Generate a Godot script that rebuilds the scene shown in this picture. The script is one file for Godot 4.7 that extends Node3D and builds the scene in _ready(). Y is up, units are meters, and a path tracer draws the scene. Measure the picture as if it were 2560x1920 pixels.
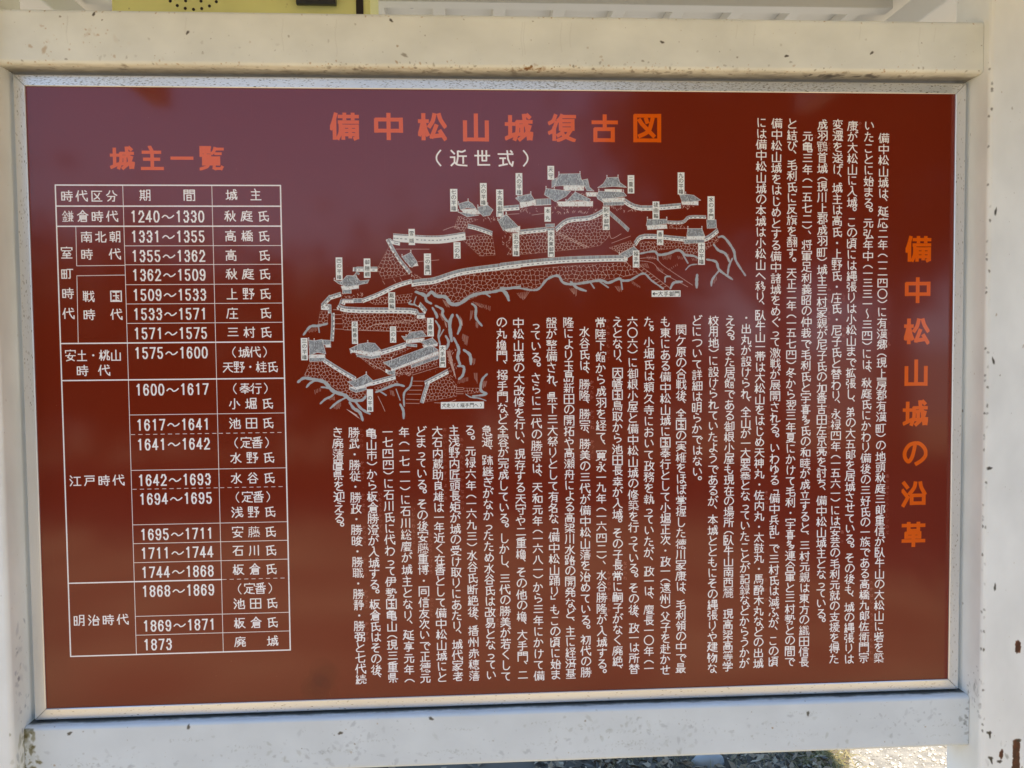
extends Node3D
# An information board in a white steel stand with a small flat roof, seen square on from about a metre away.
# Lengths are metres; the origin is the middle of the board's face, the ground lies GROUND below it. The print on the board is laid out in millimetres from its top left corner.

const GROUND := -1.35
const BOARD_W := 1.4
const BOARD_H := 0.934
const RIM := 0.016
const MM := 2.994            # pixels of the print per millimetre
const PW := 4096
const PH := 2700
const INNER := 0.706         # inner faces of the posts
const TUBE := 0.075

const WHITE := Color8(249, 247, 244)
const ORANGE := Color8(228, 96, 7)
const RED := Color8(118, 39, 20)
const GREY := Color8(156, 163, 168)
const PALE := Color8(236, 238, 236)
const LINE := Color8(222, 204, 195)
const INK := Color8(58, 58, 52)

var rng := RandomNumberGenerator.new()
var names := {}
var cv := PackedByteArray()
var font := {}
var cells := {}


func _ready() -> void:
	rng.seed = 4711
	camera_and_light()
	ground()
	front_earth()
	stand()
	board()
	speaker_box()
	small_things()
	trees()


func camera_and_light() -> void:
	var cam := Camera3D.new()
	cam.name = "camera"
	cam.fov = 2.0 * rad_to_deg(atan(960.0 / 1950.0))
	cam.near = 0.02
	cam.far = 400.0
	cam.rotation_order = EULER_ORDER_YXZ
	cam.position = Vector3(-0.0568, 0.0653, 1.1602)
	cam.rotation_degrees = Vector3(-2.296, -3.083, -0.546)
	add_child(cam)
	cam.current = true
	var env := Environment.new()
	env.background_mode = Environment.BG_SKY
	var sky := Sky.new()
	var m := ProceduralSkyMaterial.new()
	m.sky_top_color = Color(0.41, 0.56, 0.77)
	m.sky_horizon_color = Color(0.74, 0.81, 0.87)
	m.sky_curve = 0.16
	m.ground_bottom_color = Color(0.30, 0.28, 0.24)
	m.ground_horizon_color = Color(0.55, 0.56, 0.55)
	m.sky_energy_multiplier = 1.0
	sky.sky_material = m
	env.sky = sky
	env.background_energy_multiplier = 1.0
	env.tonemap_mode = Environment.TONE_MAPPER_LINEAR
	env.tonemap_exposure = 2.9
	env.sdfgi_enabled = true
	env.ssao_enabled = true
	env.ssil_enabled = true
	var we := WorldEnvironment.new()
	we.name = "world_environment"
	we.environment = env
	add_child(we)
	var sun := DirectionalLight3D.new()
	sun.name = "sun"
	sun.light_energy = 1.25
	sun.light_color = Color(1.0, 0.95, 0.87)
	sun.light_angular_distance = 0.5
	sun.shadow_enabled = true
	add_child(sun)
	sun.look_at_from_position(Vector3(-0.17, 2.05, 1.0) * 5.0, Vector3.ZERO, Vector3.UP)


# ---------------------------------------------------------------- helpers

func numbered(called: String) -> String:
	names[called] = int(names.get(called, -1)) + 1
	return called if names[called] == 0 else "%s_%03d" % [called, names[called]]


func tag(o: Node, label: String, category: String, group := "", kind := "") -> void:
	o.set_meta("label", label)
	o.set_meta("category", category)
	if group:
		o.set_meta("group", group)
	if kind:
		o.set_meta("kind", kind)


func thing(called: String, label: String, category: String, at := Vector3.ZERO, group := "") -> Node3D:
	var o := Node3D.new()
	o.name = numbered(called)
	o.position = at
	add_child(o)
	tag(o, label, category, group)
	return o


func part(called: String, mesh: Mesh, m: Material, parent: Node, at := Vector3.ZERO) -> MeshInstance3D:
	var o := MeshInstance3D.new()
	o.name = called if parent != self else numbered(called)
	o.mesh = mesh
	if m:
		o.material_override = m
	o.position = at
	parent.add_child(o, true)
	return o


func plain(c: Color, rough := 0.6, metal := 0.0) -> StandardMaterial3D:
	var m := StandardMaterial3D.new()
	m.albedo_color = c.linear_to_srgb()
	m.roughness = rough
	m.metallic = metal
	return m


func begin() -> SurfaceTool:
	var st := SurfaceTool.new()
	st.begin(Mesh.PRIMITIVE_TRIANGLES)
	return st


func tri(st: SurfaceTool, a: Vector3, b: Vector3, c: Vector3, n: Vector3, ua := Vector2.ZERO, ub := Vector2.ZERO, uc := Vector2.ZERO) -> void:
	var flip := (b - a).cross(c - a).dot(n) > 0.0      # front faces run clockwise
	for k in ([0, 2, 1] if flip else [0, 1, 2]):
		st.set_normal(n)
		st.set_uv([ua, ub, uc][k])
		st.add_vertex([a, b, c][k])


func quad(st: SurfaceTool, a: Vector3, b: Vector3, c: Vector3, d: Vector3, n: Vector3, ua := Vector2(0, 0), ub := Vector2(1, 0), uc := Vector2(1, 1), ud := Vector2(0, 1)) -> void:
	tri(st, a, b, c, n, ua, ub, uc)
	tri(st, a, c, d, n, ua, uc, ud)


# A square steel tube with rounded edges along x, its front towards +z. Around it the texture runs from the upper front edge down the front, along the underside, the back and the top.
func tube(length: float, high: float, deep: float, r: float) -> ArrayMesh:
	var ring: Array[Vector2] = []       # (z, y)
	var norm: Array[Vector2] = []
	var corners := [Vector2(deep / 2 - r, high / 2 - r), Vector2(deep / 2 - r, -high / 2 + r), Vector2(-deep / 2 + r, -high / 2 + r), Vector2(-deep / 2 + r, high / 2 - r)]
	for k in 4:
		for s in 7:
			var a := PI / 2 - k * PI / 2 - s * PI / 12
			var d := Vector2(cos(a), sin(a))
			ring.append(corners[k] + d * r)
			norm.append(d)
	var start := ring.size() - 4 + 0
	start = 3                            # the middle of the upper front edge
	var st := begin()
	var n := ring.size()
	for i in n:
		var p := (start + i) % n
		var q := (start + i + 1) % n
		var v0 := along(ring, start, i)
		var v1 := along(ring, start, i + 1)
		var idx := [[0, p, v0], [1, p, v0], [1, q, v1], [0, p, v0], [1, q, v1], [0, q, v1]]
		for t in idx:
			var x: float = (t[0] - 0.5) * length
			st.set_normal(Vector3(0, norm[t[1]].y, norm[t[1]].x))
			st.set_uv(Vector2(t[0], t[2]))
			st.add_vertex(Vector3(x, ring[t[1]].y, ring[t[1]].x))
	for e in [-1.0, 1.0]:
		for i in range(1, n - 1):
			var x: float = e * length / 2
			tri(st, Vector3(x, ring[0].y, ring[0].x), Vector3(x, ring[i].y, ring[i].x), Vector3(x, ring[i + 1].y, ring[i + 1].x), Vector3(e, 0, 0))
	return st.commit()


func along(ring: Array[Vector2], start: int, k: int) -> float:
	var total := 0.0
	var here := 0.0
	for i in ring.size():
		var d := ring[(start + i) % ring.size()].distance_to(ring[(start + i + 1) % ring.size()])
		if i < k:
			here += d
		total += d
	return here / total


func bevel_box(size: Vector3, r: float) -> ArrayMesh:
	return tube(size.x, size.y, size.z, r)


# ---------------------------------------------------------------- painted steel

# One length of paint: u runs along the tube, v round it (front 0 to 0.25, underside 0.25 to 0.5). marks is a function that adds what only this piece has.
func paint(w: int, h: int, base: Color, mottle: float, sd: int, specks: int, marks: Callable, rough := 0.42) -> StandardMaterial3D:
	var im := Image.create(w, h, false, Image.FORMAT_RGB8)
	var nz := FastNoiseLite.new()
	nz.seed = sd
	nz.frequency = 0.006
	nz.fractal_octaves = 4
	for y in h:
		for x in w:
			var k := 1.0 + mottle * nz.get_noise_2d(x, y * 1.3)
			im.set_pixel(x, y, Color(base.r * k, base.g * k, base.b * (k - mottle * 0.12)))
	var r := RandomNumberGenerator.new()
	r.seed = sd
	for i in specks:
		var c := Color(0.42, 0.36, 0.27) if r.randf() < 0.6 else Color(0.55, 0.42, 0.25)
		blot(im, Vector2(r.randf() * w, r.randf() * h), 0.6 + r.randf() ** 4 * 2.2, 0.5 + r.randf(), c, 0.15 + 0.5 * r.randf() ** 2, r)
	marks.call(im, r)
	var m := StandardMaterial3D.new()
	m.albedo_texture = ImageTexture.create_from_image(im)
	m.roughness = rough
	m.metallic_specular = 0.45
	m.texture_repeat = false
	return m


func blot(im: Image, at: Vector2, rad: float, squash: float, c: Color, a: float, r: RandomNumberGenerator) -> void:
	var ang := r.randf() * PI
	var wob := r.randf() * 6.0
	var ext := int(rad * 2.2 * maxf(squash, 1.0)) + 1
	for dy in range(-ext, ext + 1):
		for dx in range(-ext, ext + 1):
			var x := int(at.x) + dx
			var y := int(at.y) + dy
			if x < 0 or y < 0 or x >= im.get_width() or y >= im.get_height():
				continue
			var p := Vector2(dx, dy).rotated(ang)
			p.x /= squash
			var d := p.length() / rad + 0.10 * sin(3.0 * p.angle() + wob) + 0.08 * sin(5.0 * p.angle() + 2.0 * wob)
			var k := a * smoothstep(1.25, 0.45, d)
			if k > 0.0:
				im.set_pixel(x, y, im.get_pixel(x, y).lerp(c, k))


# a patch of many small rubbed-in marks
func scuff(im: Image, at: Vector2, spread: Vector2, n: int, c: Color, a: float, size: float, r: RandomNumberGenerator) -> void:
	for i in n:
		var p := at + Vector2(r.randfn(0, 1) * spread.x, r.randfn(0, 1) * spread.y)
		blot(im, p, size * (0.4 + r.randf() ** 2 * 1.4), 0.6 + r.randf() * 1.8, c, a * r.randf(), r)


func no_marks(_im: Image, _r: RandomNumberGenerator) -> void:
	pass


func marks_upper(im: Image, r: RandomNumberGenerator) -> void:
	var w := im.get_width()
	var h := im.get_height()
	var rust := Color(0.56, 0.36, 0.16)
	var dirt := Color(0.36, 0.31, 0.24)
	scuff(im, Vector2(0.07 * w, 0.15 * h), Vector2(0.035 * w, 0.05 * h), 46, rust, 0.32, 2.6, r)
	scuff(im, Vector2(0.22 * w, 0.17 * h), Vector2(0.10 * w, 0.05 * h), 40, dirt, 0.18, 2.2, r)
	for i in 700:                                        # rust creeping along the lower edge and the underside
		var u := r.randf()
		var thick := 1.0 if u > 0.3 and u < 0.75 else 0.45
		if r.randf() < thick:
			blot(im, Vector2(u * w, (0.255 + r.randfn(0, 0.018)) * h), 0.7 + r.randf() ** 2 * 1.8, 1.0 + r.randf() * 1.0, rust if r.randf() < 0.6 else dirt, 0.42 * r.randf(), r)
	scuff(im, Vector2(0.5 * w, 0.30 * h), Vector2(0.32 * w, 0.03 * h), 260, dirt, 0.5, 4.0, r)
	scuff(im, Vector2(0.53 * w, 0.262 * h), Vector2(0.012 * w, 0.012 * h), 26, Color(0.45, 0.28, 0.11), 0.9, 3.0, r)
	scuff(im, Vector2(0.85 * w, 0.31 * h), Vector2(0.025 * w, 0.012 * h), 24, Color(0.16, 0.14, 0.11), 0.9, 6.0, r)
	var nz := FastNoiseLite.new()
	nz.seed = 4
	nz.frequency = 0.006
	for y in range(int(0.25 * h), int(0.5 * h)):         # underside dirt with painted shade, darker towards the board
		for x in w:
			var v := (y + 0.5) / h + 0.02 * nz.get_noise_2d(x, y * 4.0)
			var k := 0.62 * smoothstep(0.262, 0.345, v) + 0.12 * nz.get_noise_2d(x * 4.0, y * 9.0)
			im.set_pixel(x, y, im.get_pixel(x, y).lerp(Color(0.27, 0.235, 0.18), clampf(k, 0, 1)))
	for q in [Vector2(0.095, 0.02), Vector2(0.385, 0.03), Vector2(0.185, 0.10), Vector2(0.79, 0.18), Vector2(0.66, 0.12), Vector2(0.88, 0.16)]:
		blot(im, Vector2(q.x * w, q.y * h), 2.6, 2.0, Color(0.2, 0.16, 0.11), 0.8, r)
	for i in 60:                                         # along the top edge
		blot(im, Vector2(r.randf() * w, r.randf() * 0.012 * h), 1.6, 1.6, rust, 0.5 * r.randf(), r)
	for i in 14:                                         # runs
		var u := r.randf() * w
		for y in range(int(0.03 * h), int((0.08 + 0.14 * r.randf()) * h)):
			blot(im, Vector2(u + 1.5 * sin(y * 0.1), y), 1.2, 1.0, dirt, 0.022, r)


func marks_lower(im: Image, r: RandomNumberGenerator) -> void:
	var w := im.get_width()
	var h := im.get_height()
	var moss := Color(0.40, 0.40, 0.30)
	var soot := Color(0.33, 0.34, 0.33)
	for q in [[0.33, 0.13, 0.035, 0.06, 90], [0.20, 0.16, 0.12, 0.05, 60], [0.60, 0.10, 0.05, 0.035, 90], [0.68, 0.12, 0.05, 0.04, 80], [0.76, 0.16, 0.08, 0.05, 70], [0.93, 0.12, 0.03, 0.05, 80], [0.08, 0.2, 0.05, 0.04, 60], [0.47, 0.2, 0.1, 0.03, 60]]:
		scuff(im, Vector2(q[0] * w, q[1] * h), Vector2(q[2] * w, q[3] * h), q[4], moss if r.randf() < 0.6 else soot, 0.17, 2.6, r)
	for k in 26:                                         # strokes of old dirt, mostly level
		var p := Vector2(r.randf() * w, (0.05 + 0.18 * r.randf()) * h)
		for s in 18:
			blot(im, p + Vector2(s * 4.0 + r.randfn(0, 3), r.randfn(0, 2.0)), 1.3, 2.2, moss, 0.13 * r.randf(), r)
	scuff(im, Vector2(0.0, 0.12 * h), Vector2(0.008 * w, 0.10 * h), 120, Color(0.36, 0.33, 0.18), 0.7, 4.0, r)
	scuff(im, Vector2(1.0 * w, 0.10 * h), Vector2(0.005 * w, 0.08 * h), 50, Color(0.30, 0.30, 0.27), 0.4, 3.0, r)
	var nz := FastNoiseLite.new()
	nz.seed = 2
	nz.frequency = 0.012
	for y in range(int(0.76 * h), h):                    # shade under the board painted dark on the ledge, with grime
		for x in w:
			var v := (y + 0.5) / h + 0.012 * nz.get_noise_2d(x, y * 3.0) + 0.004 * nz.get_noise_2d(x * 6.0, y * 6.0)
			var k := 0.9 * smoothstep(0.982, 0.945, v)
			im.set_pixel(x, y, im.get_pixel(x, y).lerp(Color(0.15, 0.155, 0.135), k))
	for q in [Vector2(0.045, 0.03), Vector2(0.165, 0.02), Vector2(0.32, 0.075), Vector2(0.415, 0.02), Vector2(0.82, 0.06)]:
		blot(im, Vector2(q.x * w, q.y * h), 3.4, 1.8, Color(0.24, 0.22, 0.18), 0.8, r)


func marks_right_post(im: Image, r: RandomNumberGenerator) -> void:
	var w := im.get_width()
	var h := im.get_height()
	var chip := Color(0.36, 0.17, 0.08)
	# the post stands on end: u 0 at its foot, v 0 at the inner front edge. Chips where the paint has gone down to the rust.
	for q in [[0.4842, 0.176, 0.0040, 0.010, 34], [0.4005, 0.176, 0.013, 0.016, 170], [0.385, 0.17, 0.008, 0.014, 90], [0.402, 0.10, 0.003, 0.005, 14]]:
		for i in q[4]:
			blot(im, Vector2((q[0] + (r.randf() - 0.5) * q[2] * 1.7) * w, (q[1] + (r.randf() - 0.5) * q[3] * 1.5) * h), 3.2, 1.2, chip.lerp(Color(0.22, 0.11, 0.06), r.randf()), 0.8, r)
	for q in [[0.4185, 0.037], [0.417, 0.041], [0.399, 0.046], [0.397, 0.05], [0.396, 0.092], [0.412, 0.187], [0.53, 0.055], [0.62, 0.02], [0.70, 0.03], [0.81, 0.03]]:
		blot(im, Vector2(q[0] * w, q[1] * h), 2.6, 2.4, Color(0.2, 0.18, 0.14), 0.85, r)
	for i in 60:
		blot(im, Vector2((0.42 + 0.5 * r.randf()) * w, (0.995 * h if r.randf() < 0.5 else 0.006 * h)), 2.0, 1.4, Color(0.3, 0.27, 0.22), 0.6 * r.randf(), r)
	scuff(im, Vector2(0.385 * w, 0.1 * h), Vector2(0.025 * w, 0.06 * h), 40, Color(0.5, 0.48, 0.42), 0.4, 2.5, r)
	scuff(im, Vector2(0.448 * w, 0.96 * h), Vector2(0.01 * w, 0.03 * h), 40, Color(0.45, 0.43, 0.39), 0.35, 2.5, r)


func marks_left_post(im: Image, r: RandomNumberGenerator) -> void:
	var w := im.get_width()
	var h := im.get_height()
	scuff(im, Vector2(0.47 * w, 0.30 * h), Vector2(0.03 * w, 0.03 * h), 60, Color(0.42, 0.42, 0.44), 0.35, 3.0, r)
	scuff(im, Vector2(0.41 * w, 0.34 * h), Vector2(0.012 * w, 0.05 * h), 80, Color(0.40, 0.37, 0.22), 0.5, 4.0, r)


# ---------------------------------------------------------------- the stand

func stand() -> void:
	var t := thing("sign_stand", "white painted square tube stand with a small flat steel roof, holding the red brown board", "sign stand")
	var warm_tint := Color(0.90, 0.90, 0.865)  # same white paint on every part
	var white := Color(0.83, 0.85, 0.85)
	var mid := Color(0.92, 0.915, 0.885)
	var up := part("beam", tube(2 * INNER - 0.001, TUBE, TUBE, 0.006), paint(2048, 440, warm_tint, 0.05, 11, 500, marks_upper), t, Vector3(0, 0.5092, 0.030 - TUBE / 2))
	up.set_meta("label", "upper cross beam with rust specks along its lower edge")
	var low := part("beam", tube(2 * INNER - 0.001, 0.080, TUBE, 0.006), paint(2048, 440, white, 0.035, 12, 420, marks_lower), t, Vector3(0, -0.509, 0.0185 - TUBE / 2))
	low.set_meta("label", "lower cross beam with greenish grey scuffs")
	var high := 0.645 - GROUND
	for s in [-1.0, 1.0]:
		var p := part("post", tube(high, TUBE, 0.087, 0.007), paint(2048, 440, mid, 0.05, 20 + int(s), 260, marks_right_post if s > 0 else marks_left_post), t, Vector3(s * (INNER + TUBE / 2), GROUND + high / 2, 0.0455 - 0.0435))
		p.rotation = Vector3(0, 0, PI / 2)
		if s > 0:
			p.set_meta("label", "right post with chips of bare rust near its outer edge")
		var foot := part("foot_plate", bevel_box(Vector3(0.16, 0.008, 0.16), 0.002), plain(Color(0.6, 0.6, 0.58), 0.5), t, Vector3(s * (INNER + TUBE / 2), GROUND + 0.004, 0.0))
		foot.name = "foot_plate" if s < 0 else "foot_plate_001"
	# roof: two side beams on the posts, a cross rail, a ribbed deck
	var rp := plain(Color(0.70, 0.675, 0.61), 0.45)
	for s in [-1.0, 1.0]:
		var sb := part("side_beam", tube(1.47, 0.05, 0.04, 0.003), rp, t, Vector3(s * 0.765, 0.670, -0.015))
		sb.rotation = Vector3(0, PI / 2, 0)
	for z in [-0.29, 0.52]:
		part("cross_rail", tube(1.488, 0.016, 0.03, 0.002), rp, t, Vector3(0, 0.7125, z - 0.015))
	var deck := part("roof_deck", bevel_box(Vector3(2.0, 0.02, 1.5), 0.003), rp, t, Vector3(0, 0.741, -0.02))
	for k in range(-6, 7):
		var rib := part("rib", tube(0.445, 0.022, 0.024, 0.002), rp, deck, Vector3(0.0065 + 0.1137 * k, -0.0208, -0.525))
		rib.rotation = Vector3(0, PI / 2, 0)


# ---------------------------------------------------------------- the board

func board() -> void:
	print_board()
	var t := thing("information_board", "red brown enamel board with white and orange Japanese lettering and a castle drawing", "information board")
	var w := BOARD_W / 2
	var h := BOARD_H / 2
	var alu := StandardMaterial3D.new()
	alu.albedo_texture = alu_texture()
	alu.uv1_scale = Vector3(1, 1, 1)
	alu.metallic = 0.7
	alu.roughness = 0.32
	var prof := [Vector2(0, -0.02), Vector2(0, -0.0010), Vector2(0.0010, -0.0002), Vector2(0.0152, 0), Vector2(0.016, -0.0008), Vector2(0.016, -0.006)]
	for side in 4:
		var st := begin()
		var len_half := w if side % 2 == 0 else h
		var off := h if side % 2 == 0 else w
		for i in prof.size() - 1:
			var a: Vector2 = prof[i]
			var b: Vector2 = prof[i + 1]
			var nv := Vector2(-(b.y - a.y), b.x - a.x).normalized()
			var la := len_half - a.x - 0.0005
			var lb := len_half - b.x - 0.0005
			var va := a.x / 0.016
			var vb := b.x / 0.016
			if i == 0:
				vb = 0.02
			quad(st, Vector3(-la, off - a.x, a.y), Vector3(la, off - a.x, a.y), Vector3(lb, off - b.x, b.y), Vector3(-lb, off - b.x, b.y), Vector3(0, -nv.x, nv.y),
				Vector2(0.5 - la, side + va) * Vector2(1, 0.25), Vector2(0.5 + la, side + va) * Vector2(1, 0.25), Vector2(0.5 + lb, side + vb) * Vector2(1, 0.25), Vector2(0.5 - lb, side + vb) * Vector2(1, 0.25))
		for e in [-1.0, 1.0]:
			var l0: float = e * (len_half - 0.0005)
			var l1: float = e * (len_half - 0.0165)
			quad(st, Vector3(l0, off, -0.02), Vector3(l0, off, -0.001), Vector3(l1, off - 0.016, -0.0008), Vector3(l1, off - 0.016, -0.006), Vector3(e, -1, 0).normalized() * 1.0)
		var rail := part("frame_rail", st.commit(), alu, t)
		rail.rotation = Vector3(0, 0, -side * PI / 2)
	# the sheet, in four fields so that its fine print stays sharp
	var pw := w - RIM
	var ph := h - RIM
	var img := Image.create_from_data(PW, PH, false, Image.FORMAT_RGB8, cv)
	var mesh := ArrayMesh.new()
	for j in 2:
		for i in 2:
			var st := begin()
			var x0 := -pw + i * pw
			var y0 := ph - j * ph
			quad(st, Vector3(x0, y0, -0.0025), Vector3(x0 + pw, y0, -0.0025), Vector3(x0 + pw, y0 - ph, -0.0025), Vector3(x0, y0 - ph, -0.0025), Vector3(0, 0, 1))
			var m := StandardMaterial3D.new()
			m.albedo_texture = ImageTexture.create_from_image(img.get_region(Rect2i(i * 2048, j * 1350, 2048, 1350)))
			m.texture_repeat = false
			m.roughness = 0.09
			st.set_material(m)
			mesh = st.commit(mesh)
	part("panel", mesh, null, t)
	part("back_sheet", bevel_box(Vector3(BOARD_W - 0.012, BOARD_H - 0.012, 0.012), 0.001), plain(Color(0.5, 0.5, 0.5), 0.5, 0.4), t, Vector3(0, 0, -0.0112))


func alu_texture() -> ImageTexture:
	var im := Image.create(1024, 256, false, Image.FORMAT_RGB8)
	var r := RandomNumberGenerator.new()
	r.seed = 5
	for y in 256:
		for x in 1024:
			var g := 0.90 + 0.02 * r.randf() + 0.015 * sin(x * 0.013 + y / 64)
			im.set_pixel(x, y, Color(g, g * 1.0, g * 0.99))
	for i in 4200:                        # weather spots: thick on the upper rail, some on the side rails
		var side := 0
		var roll := r.randf()
		if roll > 0.72:
			side = 1 if roll < 0.80 else (3 if roll < 0.94 else 2)
		var x := r.randf() * 1024
		if side == 0 and x < 420 and r.randf() < 0.6:
			continue
		if side == 3 and x < 500:
			continue
		blot(im, Vector2(x, side * 64 + 6 + r.randf() * 54), 0.9 + r.randf() * 1.3, 0.35 + r.randf() * 0.5, Color(0.34, 0.28, 0.18), 0.75 * r.randf(), r)
	return ImageTexture.create_from_image(im)


# ---------------------------------------------------------------- the print

func print_board() -> void:
	cv.resize(PW * PH * 3)
	var im := Image.create(PW, PH, false, Image.FORMAT_RGB8)
	im.fill(RED)
	cv = im.get_data()
	read_font()
	castle()
	titles()
	table()
	body()
	wear()


func wear() -> void:
	var r := RandomNumberGenerator.new()
	r.seed = 31
	for i in 30000:
		var q := Vector2(r.randf() * PW, r.randf() * PH)
		var d := Vector2(r.randfn(0, 1.5), r.randfn(0, 2.5))
		line(q, q + d, 1.4, Color8(190, 120, 96) if r.randf() < 0.5 else Color8(60, 18, 10), 0.05 + 0.09 * r.randf())
	for i in 90:                 # faint runs of dried rain
		var q := Vector2(r.randf() * 1368, r.randf() * 860)
		rule_thin(q, q + Vector2(r.randfn(0, 0.5), 12 + 40 * r.randf()), Color8(176, 120, 100), 0.06)
	for i in 260:
		disc(Vector2(r.randf() * 1368, r.randf() * 902), 0.2 + 0.35 * r.randf() ** 3, Color8(190, 150, 130), 0.15 + 0.4 * r.randf())
	for i in 16:
		var p := Vector2(r.randf() * 1368, r.randf() * 902)
		line(p * MM, (p + Vector2(r.randfn(0, 3), r.randfn(0, 4))) * MM, 0.9, Color8(180, 140, 110), 0.35)
	for k in 26:                 # a dark patch low on the left, soft at its edge
		disc(Vector2(400, 868) + Vector2(r.randfn(0, 6), r.randfn(0, 8)), 5 + k * 0.7, Color8(58, 24, 14), 0.020)
	for i in 10:
		disc(Vector2(r.randf() * 1368, 760 + r.randf() * 140), 0.5, Color8(50, 30, 20), 0.5)


func rule_thin(a: Vector2, b: Vector2, c: Color, alpha: float) -> void:
	line(a * MM, b * MM, 2.2, c, alpha)


func disc(at: Vector2, rad: float, c: Color, a := 1.0) -> void:
	var p := at * MM
	var q := rad * MM
	for y in range(int(p.y - q - 1), int(p.y + q + 2)):
		for x in range(int(p.x - q - 1), int(p.x + q + 2)):
			dab(x, y, c, a * clampf(q + 0.5 - Vector2(x + 0.5, y + 0.5).distance_to(p), 0, 1))


func dab(x: int, y: int, c: Color, a: float) -> void:
	if a <= 0.003 or x < 0 or y < 0 or x >= PW or y >= PH:
		return
	var i := (y * PW + x) * 3
	cv[i] = int(cv[i] + (c.r8 - cv[i]) * a)
	cv[i + 1] = int(cv[i + 1] + (c.g8 - cv[i + 1]) * a)
	cv[i + 2] = int(cv[i + 2] + (c.b8 - cv[i + 2]) * a)


# pixels
func line(a: Vector2, b: Vector2, w: float, c: Color, alpha := 1.0) -> void:
	var l := a.distance_to(b)
	var n := maxi(1, int(l / 36.0))
	for k in n:
		var p := a.lerp(b, float(k) / n)
		var q := a.lerp(b, float(k + 1) / n)
		var d := q - p
		var ll := maxf(d.length_squared(), 1e-6)
		for y in range(int(minf(p.y, q.y) - w - 1), int(maxf(p.y, q.y) + w + 2)):
			for x in range(int(minf(p.x, q.x) - w - 1), int(maxf(p.x, q.x) + w + 2)):
				var s := Vector2(x + 0.5, y + 0.5)
				var t := clampf((s - p).dot(d) / ll, 0, 1)
				dab(x, y, c, alpha * clampf(w / 2 + 0.5 - s.distance_to(p + d * t), 0, 1))


func path(s: String) -> PackedVector2Array:
	var out := PackedVector2Array()
	for t in s.split(" ", false):
		var q := t.split(",")
		out.append(Vector2(q[0].to_float(), q[1].to_float()) * MM)
	return out


func smooth(p: PackedVector2Array, n := 5) -> PackedVector2Array:
	if p.size() < 3:
		return p
	var out := PackedVector2Array()
	for i in p.size() - 1:
		for k in n:
			out.append(p[i].cubic_interpolate(p[i + 1], p[maxi(i - 1, 0)], p[mini(i + 2, p.size() - 1)], float(k) / n))
	out.append(p[p.size() - 1])
	return out


func box(x0: float, y0: float, x1: float, y1: float, c: Color) -> void:
	for y in range(roundi(y0 * MM), roundi(y1 * MM)):
		for x in range(roundi(x0 * MM), roundi(x1 * MM)):
			dab(x, y, c, 1.0)


func spans(p: PackedVector2Array, y: float) -> Array:
	var xs := []
	for i in p.size():
		var a := p[i]
		var b := p[(i + 1) % p.size()]
		if (a.y <= y) != (b.y <= y):
			xs.append(a.x + (b.x - a.x) * (y - a.y) / (b.y - a.y))
	xs.sort()
	return xs


func bounds(p: PackedVector2Array) -> Rect2:
	var r := Rect2(p[0], Vector2.ZERO)
	for q in p:
		r = r.expand(q)
	return r


func fill(p: PackedVector2Array, c: Color, a := 1.0) -> void:
	var r := bounds(p)
	for y in range(int(r.position.y), int(r.end.y) + 1):
		var xs := spans(p, y + 0.5)
		for k in range(0, xs.size() - 1, 2):
			var x0: float = xs[k]
			var x1: float = xs[k + 1]
			for x in range(int(x0), int(x1) + 1):
				dab(x, y, c, a * clampf(minf(x + 1, x1) - maxf(x, x0), 0, 1))


# dry masonry: the joints between irregular stones
func stones(s: String, size: float) -> void:
	var p := path(s)
	var r := bounds(p)
	var cell := size * MM * 0.70
	var cols := int(r.size.x / cell) + 5
	var rows := int(r.size.y / cell) + 5
	var site := PackedVector2Array()
	for j in rows:
		for i in cols:
			site.append(r.position + Vector2(i - 2 + 0.15 + 0.7 * rng.randf() + 0.5 * (j % 2), j - 2 + 0.15 + 0.7 * rng.randf()) * cell)
	for y in range(int(r.position.y), int(r.end.y) + 1):
		var xs := spans(p, y + 0.5)
		for k in range(0, xs.size() - 1, 2):
			for x in range(int(xs[k]), int(xs[k + 1]) + 1):
				var q := Vector2(x + 0.5, y + 0.5)
				var ci := int((q.x - r.position.x) / cell) + 2
				var cj := int((q.y - r.position.y) / cell) + 2
				var d1 := 1e9
				var d2 := 1e9
				for j in range(maxi(cj - 1, 0), mini(cj + 2, rows)):
					for i in range(maxi(ci - 2, 0), mini(ci + 2, cols)):
						var d := q.distance_squared_to(site[j * cols + i])
						if d < d1:
							d2 = d1
							d1 = d
						elif d < d2:
							d2 = d
				dab(x, y, LINE, 0.9 * clampf(1.9 - (sqrt(d2) - sqrt(d1)), 0, 1))
	for i in p.size():
		line(p[i], p[(i + 1) % p.size()], 1.3, LINE, 0.6)


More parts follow.
